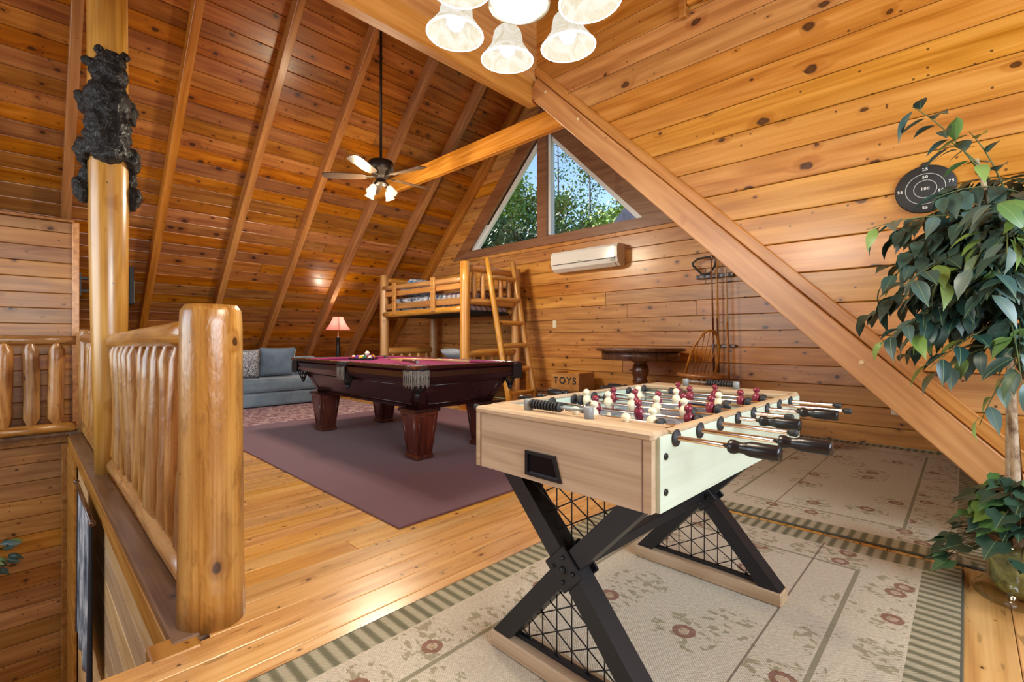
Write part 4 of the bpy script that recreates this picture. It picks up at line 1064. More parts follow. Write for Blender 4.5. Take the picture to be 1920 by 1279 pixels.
# ================================================================ THINGS ON THE GABLE WALL
ac = empty('air_conditioner', (-4.05, YG, 2.235), 0, 'white wall air conditioner under the gable window', 'air conditioner')
prof = [(0, -.155), (-.12, -.155), (-.19, -.105), (-.215, -.03), (-.215, .10), (-.19, .145), (-.15, .155), (0, .155)]
b = MB(); b.prism(prof, -.585, .585, (Vector((0, 1, 0)), Vector((0, 0, 1)), Vector((1, 0, 0)))); bo = b.build('housing', MAT['white'], ac)
MB().box((0, -.2165, .035), (1.09, .006, .16), bev=.002).build('front_panel', plain('gloss_white', (.84, .82, .78), .15), ac)
MB().box((0, -.2155, -.050), (1.13, .004, .006)).build('panel_gap', MAT['rubber'], ac)
lv = MB().box((0, -.165, -.135), (1.06, .085, .007), rotm('X', -33)).build('louver', MAT['white'], ac)
MB().box((.51, -.207, -.072), (.07, .006, .04), bev=.002).build('display', MAT['grey'], ac)
MB().box((-.05, -.2205, -.035), (.07, .002, .009)).build('badge', MAT['grey'], ac)
def outlet(name, loc, rz, label):
    e = empty(name, loc, rz, label, 'outlet'); MB().box((0, -.004, 0), (.075, .008, .118), bev=.003).build('cover', MAT['cream'], e)
    for dz in (-.024, .024):
        r = MB().box((0, -.0085, dz), (.032, .002, .028), bev=.001).build('socket', MAT['white'], e)
        for dx in (-.006, .006): MB().box((dx, -.0098, dz + .003), (.0025, .001, .009)).build('slot', MAT['rubber'], r)
outlet('wall_outlet', (-4.73, YG, 1.29), 0, 'ivory double outlet on the gable wall near the bunk ladder')
outlet('wall_outlet', (-.49, YG, .37), 0, 'ivory outlet low on the gable wall beside the sloping beam')

# pedestal table
pd = empty('pedestal_table', (-2.90, 5.30, 0), 0, 'round dark walnut pub table on a turned pedestal', 'table')
MB().lathe([(0, .905), (.525, .905), (.54, .915), (.54, .935), (.53, .945), (0, .945)], n=40).build('top', MAT['walnut'], pd)
MB().lathe([(.44, .80), (.47, .80), (.47, .905), (.44, .905)], n=40).build('apron', MAT['walnut'], pd)
MB().lathe([(.11, .06), (.12, .10), (.075, .16), (.06, .22), (.085, .30), (.10, .40), (.085, .47), (.07, .50), (.095, .515), (.095, .535), (.075, .56), (.10, .62), (.105, .67), (.085, .735), (.07, .755), (.105, .775), (.105, .80)], n=26).build('pedestal', MAT['walnut'], pd)
for k in range(4):
    a = PI / 4 + k * PI / 2; c_, s_ = math.cos(a), math.sin(a)
    MB().tube([(c_ * r, s_ * r, z) for r, z in ((.06, .13), (.18, .14), (.30, .085), (.40, .03))], [.05, .045, .04, .03], 10).build('leg', MAT['walnut'], pd)

# windsor bar stool
ch = empty('windsor_stool', (-2.02, 5.0, 0), math.radians(-38), 'honey wood counter stool with bowed spindle back beside the pub table', 'stool')
b = MB(); b.lathe([(0, .645), (.22, .648), (.27, .655), (.285, .672), (.27, .69), (.2, .685), (0, .68)], n=30, sx=1.12, sy=.82); b.build('seat', MAT['honey'], ch)
lean = lambda z: .10 + (z - .69) * .42
hoop = []
for i in range(21):
    a = PI * i / 20; yy = .17 * math.cos(a); zz = .69 + .45 * math.sin(a) ** .8
    hoop.append((lean(zz) - .12, yy * (1 if zz < 1.0 else .95), zz))
MB().tube(hoop, .012, 8).build('back_hoop', MAT['honey'], ch)
for k in range(5):
    yy = -.11 + k * .055; zt = .69 + .45 * (1 - (yy / .17) ** 2) ** .45
    MB().tube([(-.02 + .0, yy * .75, .685), (lean(zt) - .12, yy, zt)], .0055, 6).build('spindle', MAT['honey'], ch)
for sx in (-1, 1):
    for sy in (-1, 1):
        MB().tube([(sx * .14, sy * .11, .66), (sx * .19, sy * .16, .33), (sx * .22, sy * .19, 0)], [.018, .021, .014], 10).build('leg', MAT['honey'], ch)
for sy in (-1, 1): MB().tube([(-.205, sy * .173, .22), (.205, sy * .173, .22)], .011, 8).build('stretcher', MAT['honey'], ch)
for sx in (-1, 1): MB().tube([(sx * .198, -.166, .28), (sx * .198, .166, .28)], .011, 8).build('stretcher', MAT['honey'], ch)

# cue rack with cues and triangle
cr_ = empty('cue_rack', (-2.21, YG, 1.82), 0, 'wall mounted cue rack behind the sloping beam', 'rack')
MB().box((0, -.03, 0), (.46, .06, .05), bev=.01).build('upper_bar', MAT['walnut'], cr_)
MB().box((.10, -.03, -.85), (.30, .06, .035), bev=.008).build('lower_bar', MAT['walnut'], cr_)
for k in range(6): MB().lathe([(.012, -.066), (.016, -.064), (.016, -.060), (.006, -.058)], (-.19 + k * .076, 0, 0), 10, rotm('X', 0)).build('clip', MAT['leather'], cr_) if False else MB().tube([(-.19 + k * .076, -.055, .0), (-.19 + k * .076, -.075, .0)], .012, 8).build('clip', MAT['leather'], cr_)
tg = empty('rack_triangle', (-2.30, YG - .07, 1.95), 0, 'dark rounded ball triangle hanging on the cue rack', 'rack')
tp = [(-.17, .05), (-.10, .10), (.10, .11), (.13, .09), (.10, -.02), (.05, -.09), (-.02, -.105), (-.06, -.09), (-.16, .02)]
MB().tube([(x_, 0, z_) for x_, z_ in tp + tp[:2]], .013, 8, caps=False).build('hoop', MAT['leather'], tg)
for i, (x_, x2, zt, lbl, cols) in enumerate(((-2.225, -2.19, 2.06, 'brown cue leaning at the left of the wall rack', ('honey', 'mahogany')), (-2.165, -2.14, 2.03, 'two tone cue with pale shaft in the middle of the wall rack', ('maple', 'walnut')), (-2.055, -2.02, 1.95, 'tan cue standing at the right of the wall rack', ('maple', 'honey')))):
    cue('wall_cue', (x2, YG - .10, .56), (x_, YG - .10, zt), lbl, i, 'cues on the wall rack', cols)
MB_ = MB().box((-2.12, YG - .08, .545), (.36, .15, .025), bev=.006).build('cue_shelf', MAT['honey']); tag(MB_, 'small wooden shelf holding the feet of the wall cues', 'shelf')

# toy crate on a dark chest
chs = empty('storage_chest', (-4.10, 5.56, 0), 0, 'low dark chest under the toy crate', 'chest')
MB().box((0, 0, .155), (.95, .56, .27), bev=.012).build('body', MAT['walnut'], chs); MB().box((0, 0, .305), (.98, .59, .03), bev=.008).build('lid', MAT['walnut'], chs)
for sx in (-1, 1):
    for sy in (-1, 1): MB().box((sx * .42, sy * .23, .01), (.06, .06, .02)).build('foot', MAT['walnut'], chs)
tc = empty('toy_crate', (-4.12, 5.56, .3205), math.radians(3), 'orange pine crate marked TOYS on the dark chest', 'crate')
for s_ in (-1, 1):
    MB().box((0, s_ * .20, .125), (.47, .018, .25), bev=.003).build('long_side', MAT['bedplank'], tc)
    o2 = MB().box((s_ * .226, 0, .125), (.018, .382, .25), bev=.003).build('short_side', MAT['bedplank'], tc)
MB().box((0, 0, .01), (.43, .38, .018)).build('bottom', MAT['bedplank'], tc)
def text(s, size, loc, rot, mat, name, parent=None, ext=.001):
    cu = bpy.data.curves.new(name, 'FONT'); cu.body = s; cu.size = size; cu.align_x = 'CENTER'; cu.align_y = 'CENTER'; cu.extrude = ext; cu.space_character = 1.25; cu.offset = size * .028
    tmp = bpy.data.objects.new('tmp', cu); COL.objects.link(tmp); dg = bpy.context.evaluated_depsgraph_get(); dg.update()
    me = bpy.data.meshes.new_from_object(tmp.evaluated_get(dg)); bpy.data.objects.remove(tmp); bpy.data.curves.remove(cu)
    me.materials.clear(); o = link(name, me, mat, parent); o.location = loc; o.rotation_euler = rot; return o
text('TOYS', .135, (0, -.2105, .135), (PI / 2, 0, 0), MAT['rubber'], 'lettering', tc)

# numbered target board on the cheek wall
tb = empty('target_board', (-.155, YC, 1.845), 0, 'round black numbered target board hung behind the ficus', 'target')
dk = plain('matt_black_board', (.018, .017, .016), .6)
MB().lathe([(0, .0), (.125, .0), (.125, .016), (.121, .019), (0, .019)], (0, 0, 0), 40, rotm('X', 90)).build('disc', dk, tb)
for r_ in (.080, .046): MB().tube([(r_ * math.cos(a_ * PI / 24), -.019, r_ * math.sin(a_ * PI / 24)) for a_ in range(49)], .002, 6, caps=False).build('ring', plain('board_ring', (.45, .44, .42), .5), tb)
MB().box((0, -.009, .128), (.036, .017, .03), bev=.008).build('hanging_tab', dk, tb)
wt = plain('board_number', (.75, .74, .70), .5)
for s_, x_, z_ in (('25', 0, .102), ('50', 0, .062), ('75', .102, .02), ('25', -.102, -.0), ('50', .062, -.02), ('100', 0, 0), ('25', 0, -.1)):
    text(s_, .02, (x_, -.0215, z_), (PI / 2, 0, 0), wt, 'number', tb, .0005)

# rustic wooden wall piece near the top of the cheek wall
wp = empty('wooden_wall_hanging', (-1.30, YC, 3.36), 0, 'rustic stepped wooden hanging high on the cheek wall', 'wall hanging')
for x_, z_, w_, h_, m_ in ((-.165, 0, .055, .75, 'rafter'), (-.085, .075, .10, .62, 'beam'), (.03, .055, .115, .66, 'cheek'), (.125, .085, .055, .60, 'pale')):
    MB().box((x_, -.03, z_ + h_ / 2), (w_, .05, h_), bev=.008).build('slat', MAT[m_], wp)

# television beyond the log post
tv = empty('television', (-7.96, .96, 1.73), 0, 'black flat television on a swing arm behind the log post', 'television')
MB().box((0, 0, 0), (.76, .045, .47), bev=.006).build('housing', MAT['tvblack'], tv)
MB().box((0, .0235, 0), (.73, .002, .43)).build('screen', plain('screen_glass', (.004, .004, .005), .06), tv)
for dz in (-.09, .06): MB().box((.22, -.245, dz), (.05, .45, .035), bev=.005).build('arm', MAT['black'], tv)
MB().box((.22, -.475, -.015), (.10, .02, .28)).build('wall_plate', MAT['black'], tv)

# tapestry and greenery in the stairwell
tap = NT('woven_tapestry'); o_ = tap.obj(); sp = tap.n('ShaderNodeSeparateXYZ', {0: o_})
tn = tap.noise(tap.vmath('MULTIPLY', o_, (3, 3, 1.2)), 2.2, 4, .65); inb = tap.math('LESS_THAN', tap.math('ABSOLUTE', sp.outputs[0]), .42)
tap.set(Base_Color=tap.mix(inb, (.014, .014, .018), tap.ramp(tn, [(.36, (.03, .045, .07)), (.5, (.22, .26, .28)), (.63, (.56, .56, .54))])), Roughness=.95)
ty = empty('tapestry', (-4.58, .318, -.12), 0, 'grey blue woven tapestry with black border hanging in the stairwell', 'tapestry')
vs = []; fs = []; nx, nz_ = 24, 16
for j in range(nz_ + 1):
    for i in range(nx + 1):
        u, v = i / nx, j / nz_
        vs.append(((u - .5) * 1.1 , -.012 - .014 * math.sin(u * 22) * (.3 + v), -v * 1.12))
for j in range(nz_):
    for i in range(nx): fs.append((j * (nx + 1) + i, j * (nx + 1) + i + 1, (j + 1) * (nx + 1) + i + 1, (j + 1) * (nx + 1) + i))
cl = MB().add(vs, fs, True).build('cloth', tap.m, ty); md = cl.modifiers.new('thick', 'SOLIDIFY'); md.thickness = .008
MB().tube([(-.62, -.012, .012), (.62, -.012, .012)], .013, 10).build('rod', MAT['walnut'], ty)
for s_ in (-1, 1): MB().ball((s_ * .63, -.012, .012), .02, 10, 7).build('finial', MAT['walnut'], ty)

# ================================================================ CEILING FAN
fz_ = 2.93
fa = empty('ceiling_fan', (-4.98, 2.94, fz_), 0, 'dark bronze ceiling fan with five blades and lit glass shades on a long rod', 'ceiling fan')
MB().tube([(0, 0, .18), (0, 0, ZR - fz_ - .10)], .016, 10).build('downrod', MAT['bronze'], fa)
MB().lathe([(.065, ZR - fz_ - .12), (.075, ZR - fz_ - .05), (.05, ZR - fz_ - .01)], n=16).build('canopy', MAT['bronze'], fa)
MB().lathe([(.03, .235), (.06, .225), (.135, .215), (.148, .20), (.148, .12), (.14, .10), (.10, .075), (.10, .055), (.06, .03), (.055, -.02), (.075, -.03), (.075, -.055), (.03, -.07)], n=30).build('motor', MAT['bronze'], fa)
blm = NT('fan_blade_wood'); bn = blm.noise(blm.vmath('MULTIPLY', blm.obj(), (2, 40, 40)), 1, 2); blm.set(Base_Color=blm.ramp(bn, [(.3, (.035, .022, .016)), (.7, (.085, .052, .035))]), Roughness=.28, Coat_Weight=.4)
out = [(.17, -.045), (.24, -.058), (.52, -.068), (.63, -.062), (.665, -.035), (.67, 0), (.665, .035), (.63, .062), (.52, .068), (.24, .058), (.17, .045)]
bm_ = MB(); bm_.prism(out, -.004, .004, (Vector((1, 0, 0)), Vector((0, 1, 0)), Vector((0, 0, 1)))); blme = bm_.mesh('blade'); blme.materials.append(blm.m)
arm = MB().box((.135, 0, .004), (.13, .03, .008)).mesh('blade_arm'); arm.materials.append(MAT['bronze'])
for k in range(5):
    a = math.radians(14 + 72 * k)
    o = link('blade', blme, None, fa); o.rotation_euler = (math.radians(11), 0, a); o.location = (0, 0, .035)
    o = link('blade_arm', arm, None, o)
shg = NT('clear_ribbed_glass'); shg.t.nodes.remove(shg.b)
sa = shg.n('ShaderNodeMixShader', {0: .38}); sb = shg.n('ShaderNodeBsdfTransparent', {'Color': (1, .97, .9, 1)}); se = shg.n('ShaderNodeEmission', {'Color': (1, .90, .70, 1), 'Strength': 1.6})
shg.t.links.new(sb.outputs[0], sa.inputs[1]); shg.t.links.new(se.outputs[0], sa.inputs[2]); shg.t.links.new(sa.outputs[0], shg.t.nodes['Material Output'].inputs[0])
for k in range(4):
    a = math.radians(20 + 90 * k); c_, s_ = math.cos(a), math.sin(a)
    lk = empty('light_arm', (c_ * .10, s_ * .10, -.07)); lk.parent = fa; lk.rotation_euler = (0, math.radians(-32), a) ; lk.rotation_mode = 'XYZ'
    MB().tube([(0, 0, .02), (0, 0, -.05)], .012, 8).build('socket', MAT['bronze'], lk)
    b = MB(); b.lathe([(.022, -.035), (.034, -.055), (.040, -.09), (.047, -.125), (.056, -.14)], n=16); b.f = [f for f in b.f if len(f) == 4]; b.sm = b.sm[:len(b.f)]
    s2 = b.build('glass_shade', shg.m, lk); s2.modifiers.new('thick', 'SOLIDIFY').thickness = .003
    MB().ball((0, 0, -.095), .022, 10, 8, (1, 1, 1.5)).build('bulb', MAT['bulb'], lk)
    l_ = add_light('fan_light', 'POINT', (0, 0, -.145), 58, (1, .88, .66), shadow_soft_size=.035); l_.parent = lk

# ================================================================ CHANDELIER
CX, CY, CZ_ = -.954, 1.022, 2.0
cd = empty('chandelier', (CX, CY, CZ_), 0, 'six armed chandelier with glowing alabaster bell shades and a centre bowl', 'chandelier')
alab = NT('lit_alabaster_glass'); an = alab.noise(alab.obj(), 18, 3, .6, 1.5)
alab.set(Base_Color=(.008, .008, .007), Roughness=.5, Specular_IOR_Level=.0)
alab.put(alab.b.inputs['Emission Color'], alab.ramp(an, [(.32, (.78, .66, .46)), (.62, (1, .95, .84))])); alab.b.inputs['Emission Strength'].default_value = .80
nick = MAT['brass']
MAT['shaderim'] = glow('lit_shade_rim', (1, .95, .85), 1.3)
bell = [(.020, .108), (.034, .104), (.045, .092), (.050, .074), (.052, .056), (.060, .040), (.074, .022), (.084, .006), (.087, 0)]
b = MB(); b.lathe(bell, n=32); b.f = [f for f in b.f if len(f) == 4]; b.sm = [True] * len(b.f); bellm = b.mesh('bell_shade'); bellm.materials.append(alab.m)
for k in range(6):
    a = math.radians(24 + 60 * k); c_, s_ = math.cos(a), math.sin(a); R0 = .212
    am = MB().tube(bez([(c_ * .03, s_ * .03, .10), (c_ * .10, s_ * .10, .02), (c_ * .12, s_ * .12, .22), (c_ * R0 * .95, s_ * R0 * .95, .20), (c_ * R0 * .93, s_ * R0 * .93, .115)], 12), .008, 8).build('arm', nick, cd)
    hd = empty('lamp_head', (c_ * R0, s_ * R0, .0)); hd.parent = cd; hd.rotation_euler = (0, math.radians(-4), a)
    MB().lathe([(.018, .10), (.024, .108), (.02, .125), (.01, .13)], n=14).build('cap', nick, hd)
    s2 = link('bell_shade', bellm, None, hd); s2.modifiers.new('thick', 'SOLIDIFY').thickness = .004
    MB().tube([(.087 * math.cos(q_ * PI / 16), .087 * math.sin(q_ * PI / 16), 0) for q_ in range(33)], .003, 6, caps=False).build('rim', MAT['shaderim'], hd)
    MB().ball((0, 0, .045), .028, 14, 10, (1, 1, 1.2)).build('bulb', MAT['bulb'], hd)
    l_ = add_light('chandelier_light', 'POINT', (0, 0, -.06), 10, (1, .88, .68), shadow_soft_size=.04); l_.parent = hd
MB().lathe([(.012, .9), (.012, .16), (.03, .15), (.035, .11), (.080, .085), (.092, .055), (.092, .042), (.076, .036)], n=28).build('hub', nick, cd)
b = MB(); b.lathe([(.076, .04), (.070, .031), (.054, .021), (.028, .015), (0, .013)], n=28); b.build('centre_bowl', glow('lit_bowl_glass', (1, .95, .86), .95), cd)
MB().tube([(0, 0, .9), (0, 0, ZD - CZ_ - .02)], .010, 8).build('stem', nick, cd)
MB().lathe([(.06, ZD - CZ_ - .03), (.065, ZD - CZ_ - .005), (.065, ZD - CZ_)], n=18).build('canopy', nick, cd)

# ================================================================ FICUS AND IVY
def leafmat(name, stops, rough=.38):
    t = NT(name); r = t.rand(); sp = t.n('ShaderNodeSeparateXYZ', {0: t.obj()})
    c = t.ramp(r, stops); vein = t.math('LESS_THAN', t.math('ABSOLUTE', sp.outputs[1]), .0011)
    c = t.mix(t.math('MULTIPLY', vein, .6), c, (.22, .30, .12))
    t.set(Base_Color=c, Roughness=rough); return t.m
fic = leafmat('ficus_leaf', [(0, (.016, .050, .045)), (.25, (.030, .085, .070)), (.5, (.075, .135, .125)), (.68, (.12, .18, .165)), (.78, (.075, .16, .05)), (.9, (.16, .28, .06)), (1, (.24, .36, .10))])
ivym = leafmat('ivy_leaf', [(0, (.014, .038, .024)), (.45, (.030, .070, .045)), (.7, (.05, .11, .06)), (.85, (.05, .14, .04)), (.97, (.13, .26, .06))], .35)
def leaf_mesh(outline, fold, curl):
    vs = []; n = len(outline)
    mids = []
    for x_, w_ in outline:
        z_ = -curl * x_ * x_
        vs += [(x_, -w_, z_ + fold * w_), (x_, 0, z_), (x_, w_, z_ + fold * w_)]
    fs = []
    for i in range(n - 1):
        for j in range(2): fs.append((i * 3 + j, (i + 1) * 3 + j, (i + 1) * 3 + j + 1, i * 3 + j + 1))
    me = bpy.data.meshes.new('leaf'); me.from_pydata(vs, [], fs); me.polygons.foreach_set('use_smooth', [True] * len(fs)); return me
ovl = [(0, .0008), (.010, .010), (.028, .021), (.048, .0225), (.068, .016), (.083, .006), (.095, .0004)]
FLV = []
for f_, c_ in ((.35, 4.5), (.15, 7.5), (.5, 2.0)):
    m_ = leaf_mesh(ovl, f_, c_); m_.materials.append(fic); FLV.append(m_)
def ivy_mesh(sz, fold):
    pts = [(0, 0), (-.25, .42), (.12, .62), (.38, .50), (.48, .26), (1.0, 0)]
    out_ = [(x_ * sz, y_ * sz) for x_, y_ in pts]
    vs = [(.02 * sz, 0, 0)] + [(x_, y_, fold * abs(y_) - 1.2 * x_ * x_) for x_, y_ in out_] + [(x_, -y_, fold * abs(y_) - 1.2 * x_ * x_) for x_, y_ in out_[1:-1]] + [(.5 * sz, 0, -1.2 * .25 * sz * sz)]
    # 0 centre base,1..6 right side,7..10 left side, 11 mid
    fs = [(11, 1, 2), (11, 2, 3), (11, 3, 4), (11, 4, 5), (11, 5, 6), (11, 7, 1), (11, 8, 7), (11, 9, 8), (11, 10, 9), (11, 6, 10)]
    me = bpy.data.meshes.new('leaf'); me.from_pydata(vs, [], fs); return me
def place_leaf(me, parent, p, d, up, sc, name='leaf'):
    ex = Vector(d).normalized(); ez = Vector(up); ez = (ez - ex * ez.dot(ex)).normalized(); ey = ez.cross(ex)
    o = link(name, me, None, parent); m = Matrix.Identity(4)
    for i in range(3): m[i][0], m[i][1], m[i][2], m[i][3] = ex[i] * sc, ey[i] * sc, ez[i] * sc, p[i]
    o.matrix_local = m; return o
tx, tyy = .17, 2.80
ft_ = empty('ficus_tree', (tx, tyy, .03), 0, 'tall artificial ficus tree with slim pale trunks beside the cheek wall', 'tree')
bark = NT('pale_bark'); bz = bark.noise(bark.vmath('MULTIPLY', bark.obj(), (1, 1, .5)), 45, 3, .65)
bark.set(Base_Color=bark.ramp(bz, [(.3, (.20, .125, .075)), (.5, (.44, .33, .22)), (.7, (.58, .47, .35))]), Roughness=.8); bark.bump(bz, .4, .01)
trunks = [[(-.01, -.01, .05), (-.03, -.02, .4), (-.025, -.02, .9), (-.06, -.05, 1.45), (-.14, -.12, 1.75)], [(.03, .0, .05), (.045, .01, .45), (.03, .0, .95), (.01, -.01, 1.45), (.05, -.03, 1.85)], [(-.03, .03, .05), (-.05, .04, .5), (-.035, .03, .9), (-.04, .06, 1.5)], [(.0, .02, .05), (.0, .03, .5), (-.06, .02, .9), (-.02, .0, 1.3)]]
for i, tr in enumerate(trunks):
    r_ = (.016, .028, .013, .012)[i]; MB().tube(bez(tr, 14), [r_ * (1.1 - .6 * k / 14) for k in range(15)], 10).build('trunk', bark.m, ft_)
rl = random.Random(21); twig = MB(); nl = 0; extra = MB()
ends = []
def sprig(p0, p1, nleaf, droop, force=False):
    global nl
    p0, p1 = Vector(p0), Vector(p1); mid_ = (p0 + p1) / 2 + Vector((0, 0, .06 - droop * .0)); pth = bez([p0, mid_, p1 + Vector((0, 0, -droop))], 8)
    twig.tube(pth, [.0035 - .002 * i / 8 for i in range(9)], 5)
    for i in range(nleaf):
        f = .25 + .75 * (i + rl.random() * .6) / nleaf; f = min(f, 1); ip = min(int(f * 8), 7); p = pth[ip].lerp(pth[ip + 1], f * 8 - ip)
        ax = (pth[ip + 1] - pth[ip]).normalized(); side = ax.cross(Vector((0, 0, 1)))
        if side.length < .1: side = Vector((1, 0, 0))
        side.normalize(); sg = 1 if i % 2 else -1
        d = ax * rl.uniform(.3, .9) + side * sg * rl.uniform(.4, 1.0) + Vector((0, 0, rl.uniform(-.75, .15)))
        st_ = p + d.normalized() * .012
        up = Vector((rl.uniform(-.35, .35), rl.uniform(-.7, .1), 1)); sc = rl.uniform(.85, 1.25)
        ends.append((st_, d, up, sc, FLV[rl.randrange(3)], force))
for k in range(120):
    a = rl.uniform(0, 2 * PI); z0 = rl.uniform(1.08, 1.68); L = rl.uniform(.14, .46) * (1.0 if z0 < 1.5 else .8)
    p0 = Vector((rl.uniform(-.06, .05), rl.uniform(-.05, .04), z0)); rise = rl.uniform(-.22, .14)
    dy = math.sin(a) * L
    p1 = p0 + Vector((math.cos(a) * L, min(dy, .40), rise))
    sprig(p0, p1, rl.randint(9, 13), rl.uniform(.02, .10))
for k in range(26):
    a = rl.uniform(2.9, 5.0); L = rl.uniform(.25, .50); z0 = rl.uniform(1.12, 1.60)
    sprig((-.05, -.04, z0), (-.05 + math.cos(a) * L, -.04 + math.sin(a) * L, z0 + rl.uniform(-.20, .05)), rl.randint(10, 14), rl.uniform(.02, .08))
sprig((-.14, -.12, 1.72), (-.33, -.25, 1.98), 8, 0, True); sprig((-.10, -.10, 1.66), (-.22, -.22, 1.80), 6, 0, True); sprig((-.08, -.08, 1.5), (-.47, -.34, 1.50), 9, .02, True); sprig((-.06, -.06, 1.15), (-.36, -.28, 1.02), 8, .02, True)
sprig((-.05, -.05, 1.6), (-.16, -.14, 1.86), 6, 0, True); sprig((.0, -.02, 1.0), (-.26, -.20, .92), 8, .05, True); sprig((.0, -.02, .95), (-.13, -.10, .72), 6, .05, True)
twig.build('twigs', plain('green_twig', (.10, .13, .04), .6), ft_)
cam_l = Vector((-tx, -tyy, 1.02))
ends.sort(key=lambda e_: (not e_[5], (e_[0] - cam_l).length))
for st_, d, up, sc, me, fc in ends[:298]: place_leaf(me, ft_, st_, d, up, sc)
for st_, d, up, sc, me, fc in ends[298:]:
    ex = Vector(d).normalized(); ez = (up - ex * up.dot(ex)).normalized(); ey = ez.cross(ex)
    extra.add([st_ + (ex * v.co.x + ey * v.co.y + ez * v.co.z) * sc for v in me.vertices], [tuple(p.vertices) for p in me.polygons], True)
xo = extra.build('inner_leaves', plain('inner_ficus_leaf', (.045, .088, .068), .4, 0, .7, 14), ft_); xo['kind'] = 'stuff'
# glass vase
gls = NT('clear_vase_glass'); gls.t.nodes.remove(gls.b)
lwt = gls.n('ShaderNodeLayerWeight', {'Blend': .5}); gmx = gls.n('ShaderNodeMixShader', {0: gls.math('MULTIPLY_ADD', gls.math('POWER', lwt.outputs['Facing'], 3.0), .45, .06)}); gtr = gls.n('ShaderNodeBsdfTransparent', {'Color': (.96, .98, .94, 1)}); ggl = gls.n('ShaderNodeBsdfGlossy', {'Roughness': .03})
gls.t.links.new(gtr.outputs[0], gmx.inputs[1]); gls.t.links.new(ggl.outputs[0], gmx.inputs[2]); gls.t.links.new(gmx.outputs[0], gls.t.nodes['Material Output'].inputs[0])
va = empty('glass_vase', (tx, tyy, 0), 0, 'wide clear glass vase at the foot of the ficus', 'vase')
MB().lathe([(0, .002), (.15, .002), (.155, .012), (.145, .03), (.118, .055), (.112, .10), (.122, .20), (.128, .24), (.124, .24), (.117, .20), (.106, .10), (.110, .06), (.09, .028), (0, .026)], n=36).build('bowl', gls.m, va)
ms = MB().lathe([(0, .032), (.085, .034), (.100, .065), (.100, .12), (.107, .18), (.06, .20), (0, .205)], n=20).build('moss_fill', plain('dry_moss', (.30, .30, .11), .9, 0, .6, 30), va)
iv = empty('ivy_plant', (tx, tyy, .205), 0, 'dark trailing ivy spilling over the glass vase', 'plant')
IVM = []
for s_, f_ in ((.075, .25), (.065, .45), (.088, .12)):
    m_ = ivy_mesh(s_, f_); m_.materials.append(ivym); IVM.append(m_)
st_ = MB()
for k in range(150):
    a = 2 * PI * k * .381966 + rl.uniform(-.2, .2); rr_ = rl.uniform(.05, .27); z_ = .24 * (1 - (rr_ / .25) ** 1.6) + rl.uniform(-.06, .06) - (.05 if rr_ > .2 else 0)
    p = Vector((math.cos(a) * rr_, min(math.sin(a) * rr_, .3), z_)); d = Vector((math.cos(a), math.sin(a), rl.uniform(-.9, -.1)))
    place_leaf(IVM[k % 3], iv, p, d, Vector((math.cos(a) * .7, math.sin(a) * .7 - .25, .8)) + Vector((rl.uniform(-.3, .3), rl.uniform(-.3, .3), 0)), rl.uniform(.85, 1.2))
    st_.tube(bez([(0, 0, .0), (p.x * .5, p.y * .5, max(p.z, 0) + .06), p], 5), .002, 4)
st_.build('stems', plain('ivy_stem', (.13, .10, .05), .7), iv)
# greenery on the lower stairwell wall
gr = empty('wall_greenery', (-7.16, -.30, -1.18), 0, 'dark leafy garland on the far stairwell wall at left edge', 'plant')
b = MB()
for k in range(70):
    a = rl.uniform(0, 2 * PI); r_ = rl.uniform(.02, .24); p = Vector((rl.uniform(.02, .14), math.cos(a) * r_, math.sin(a) * r_ * 1.2))
    place_leaf(FLV[k % 3], gr, p, Vector((.5, math.cos(a), math.sin(a) - .4)), Vector((1, 0, .4)), rl.uniform(.9, 1.3))
MB().tube([(.0, -.2, .1), (.05, 0, .15), (.0, .2, .05)], .006, 6).build('vine', plain('vine_brown', (.06, .05, .03), .8), gr)

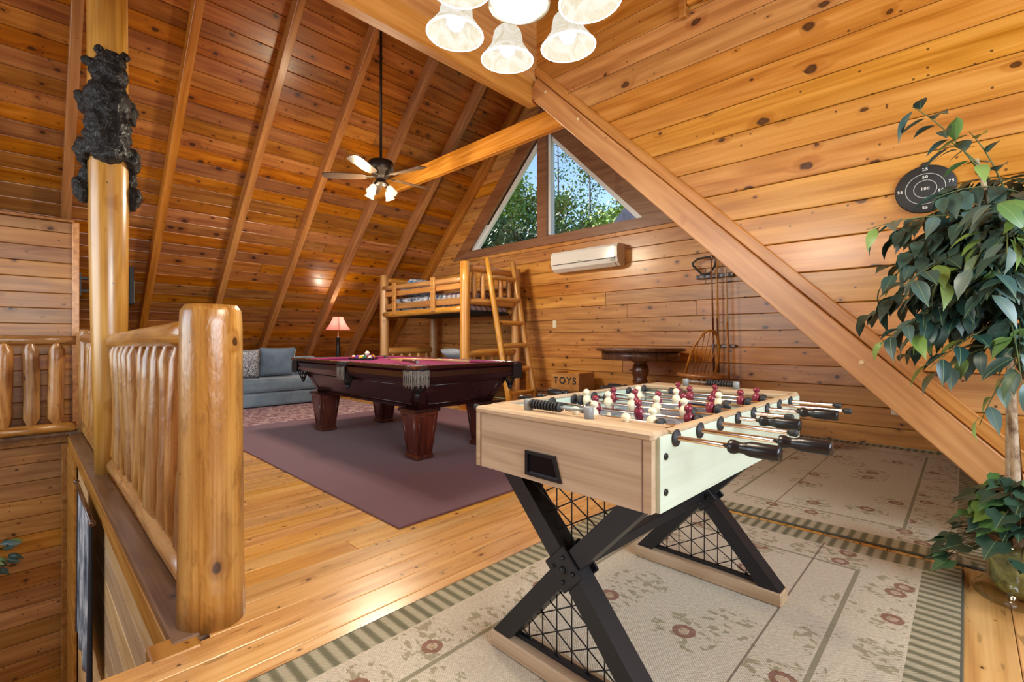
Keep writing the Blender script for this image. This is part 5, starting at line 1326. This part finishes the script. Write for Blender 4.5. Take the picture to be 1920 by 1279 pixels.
# ================================================================ OUTSIDE THE GABLE WINDOW
def tree(name, loc, H, crown, nleaf, col, label, seed, lw_=.16, trunk_r=.12, conifer=False):
    R = random.Random(seed); e = empty(name, loc, 0, label, 'tree', 'trees outside the gable window')
    MB().tube([(0, 0, 0), (.1, .05, H * .5), (0, 0, H * .98)], [trunk_r, trunk_r * .7, trunk_r * .15], 8).build('trunk', MAT['treebark'], e)
    br_ = MB()
    for k in range(14):
        z_ = H * R.uniform(.35, .95); a = R.uniform(0, 6.28); L = crown[0] * R.uniform(.3, .8) * (1 - .5 * z_ / H)
        br_.tube([(0, 0, z_), (math.cos(a) * L, math.sin(a) * L, z_ + L * .35)], [trunk_r * .25, .01], 5)
    br_.build('branches', MAT['treebark'], e)
    b = MB(); vs = []; fs = []
    cl_ = [(R.gauss(0, .42) * crown[0], R.gauss(0, .42) * crown[0], crown[2] + R.uniform(-1, 1) * crown[1]) for _ in range(max(8, nleaf // 60))]
    for k in range(nleaf):
        c_ = Vector(cl_[R.randrange(len(cl_))])
        if conifer:
            z_ = R.random(); c_ = Vector((0, 0, H * (.12 + .86 * z_))); rr = crown[0] * (1 - z_) * math.sqrt(R.random()); a = R.uniform(0, 6.28); p = c_ + Vector((math.cos(a) * rr, math.sin(a) * rr, -rr * .25))
        else:
            sdev = .16 * crown[0] + .12; p = c_ + Vector((R.gauss(0, sdev), R.gauss(0, sdev), R.gauss(0, sdev * .8)))
        u = Vector((R.uniform(-1, 1), R.uniform(-1, 1), R.uniform(-1, 1))).normalized(); w_ = u.cross(Vector((R.uniform(-1, 1), R.uniform(-1, 1), R.uniform(-1, 1)))).normalized()
        s1 = lw_ * R.uniform(.6, 1.3); s2 = s1 * .55; k0 = len(vs)
        vs += [p - u * s1, p + w_ * s2, p + u * s1, p - w_ * s2]; fs.append((k0, k0 + 1, k0 + 2, k0 + 3))
    me = bpy.data.meshes.new('crown'); me.from_pydata([tuple(v) for v in vs], [], fs); o = link('crown', me, col, e); o['kind'] = 'stuff'
    return e
MAT['treebark'] = plain('tree_bark', (.10, .075, .055), .9)
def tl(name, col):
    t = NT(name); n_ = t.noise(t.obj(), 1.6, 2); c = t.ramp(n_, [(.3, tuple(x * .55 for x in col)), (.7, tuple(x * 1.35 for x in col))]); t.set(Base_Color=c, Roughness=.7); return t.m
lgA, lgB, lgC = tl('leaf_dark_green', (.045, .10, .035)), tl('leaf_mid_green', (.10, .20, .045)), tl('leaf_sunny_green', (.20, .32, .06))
GZ = -3
dark_l = ['dense dark shrubby tree filling the lower left of the gable window', 'dense dark tree behind the brown mullion', 'dark bushy tree low in the right window pane', 'dark bushy tree at the lower right corner of the right pane', 'dark tree at the far left outside the window']
for i, (x_, y_, H_, cz_) in enumerate(((-16.4, 15.0, 9.4, 6.9), (-14.2, 15.6, 8.6, 6.1), (-12.0, 14.4, 7.4, 5.0), (-9.8, 14.2, 7.2, 4.8), (-18.8, 15.4, 9.6, 7.0))):
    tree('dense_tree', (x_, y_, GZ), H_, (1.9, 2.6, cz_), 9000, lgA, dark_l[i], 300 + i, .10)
mid_l = ['sunlit green tree rising in the upper left pane', 'sunlit tree beside the mullion in the right pane', 'sunlit green tree in the middle distance of the right pane', 'sunlit green tree toward the right corner of the right pane']
for i, (x_, y_, H_, cz_) in enumerate(((-20.2, 20.5, 14.6, 11.6), (-17.6, 21.5, 12.6, 10.0), (-14.3, 21.0, 10.4, 8.0), (-11.4, 20.0, 10.4, 7.8))):
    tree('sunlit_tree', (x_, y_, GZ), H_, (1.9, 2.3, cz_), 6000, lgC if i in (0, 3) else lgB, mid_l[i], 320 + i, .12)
tall_l = ['tall slim tree with sparse leaves against the blue sky', 'tall thin tree beside the mullion reaching into the sky', 'thin bare trunked tree at right against the sky']
for i, (x_, y_, H_, cz_) in enumerate(((-17.6, 25.5, 18.5, 15.0), (-20.6, 26.0, 20.5, 16.5), (-14.6, 25.0, 16.2, 13.2))):
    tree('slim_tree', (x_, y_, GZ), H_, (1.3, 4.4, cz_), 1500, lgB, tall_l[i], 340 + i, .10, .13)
slab('ground', [(-60, 6.5, GZ), (40, 6.5, GZ), (40, 60, GZ + 2), (-60, 60, GZ + 2)], (0, 0, -.3), plain('grass_ground', (.08, .12, .04), .95, 0, .4, 2), 'green hillside beyond the gable window', 'ground')
pr_ = MB().prism([(-6.55, 4.10), (-5.85, 4.75), (-4.6, 4.75), (-4.6, 4.0), (-6.55, 4.0)], 10.6, 12.6).build('porch_roof', plain('slate_shingle', (.12, .12, .16), .7, 0, .3, 8)); tag(pr_, 'grey shingled roof corner seen through the window', 'roof', kind='structure')
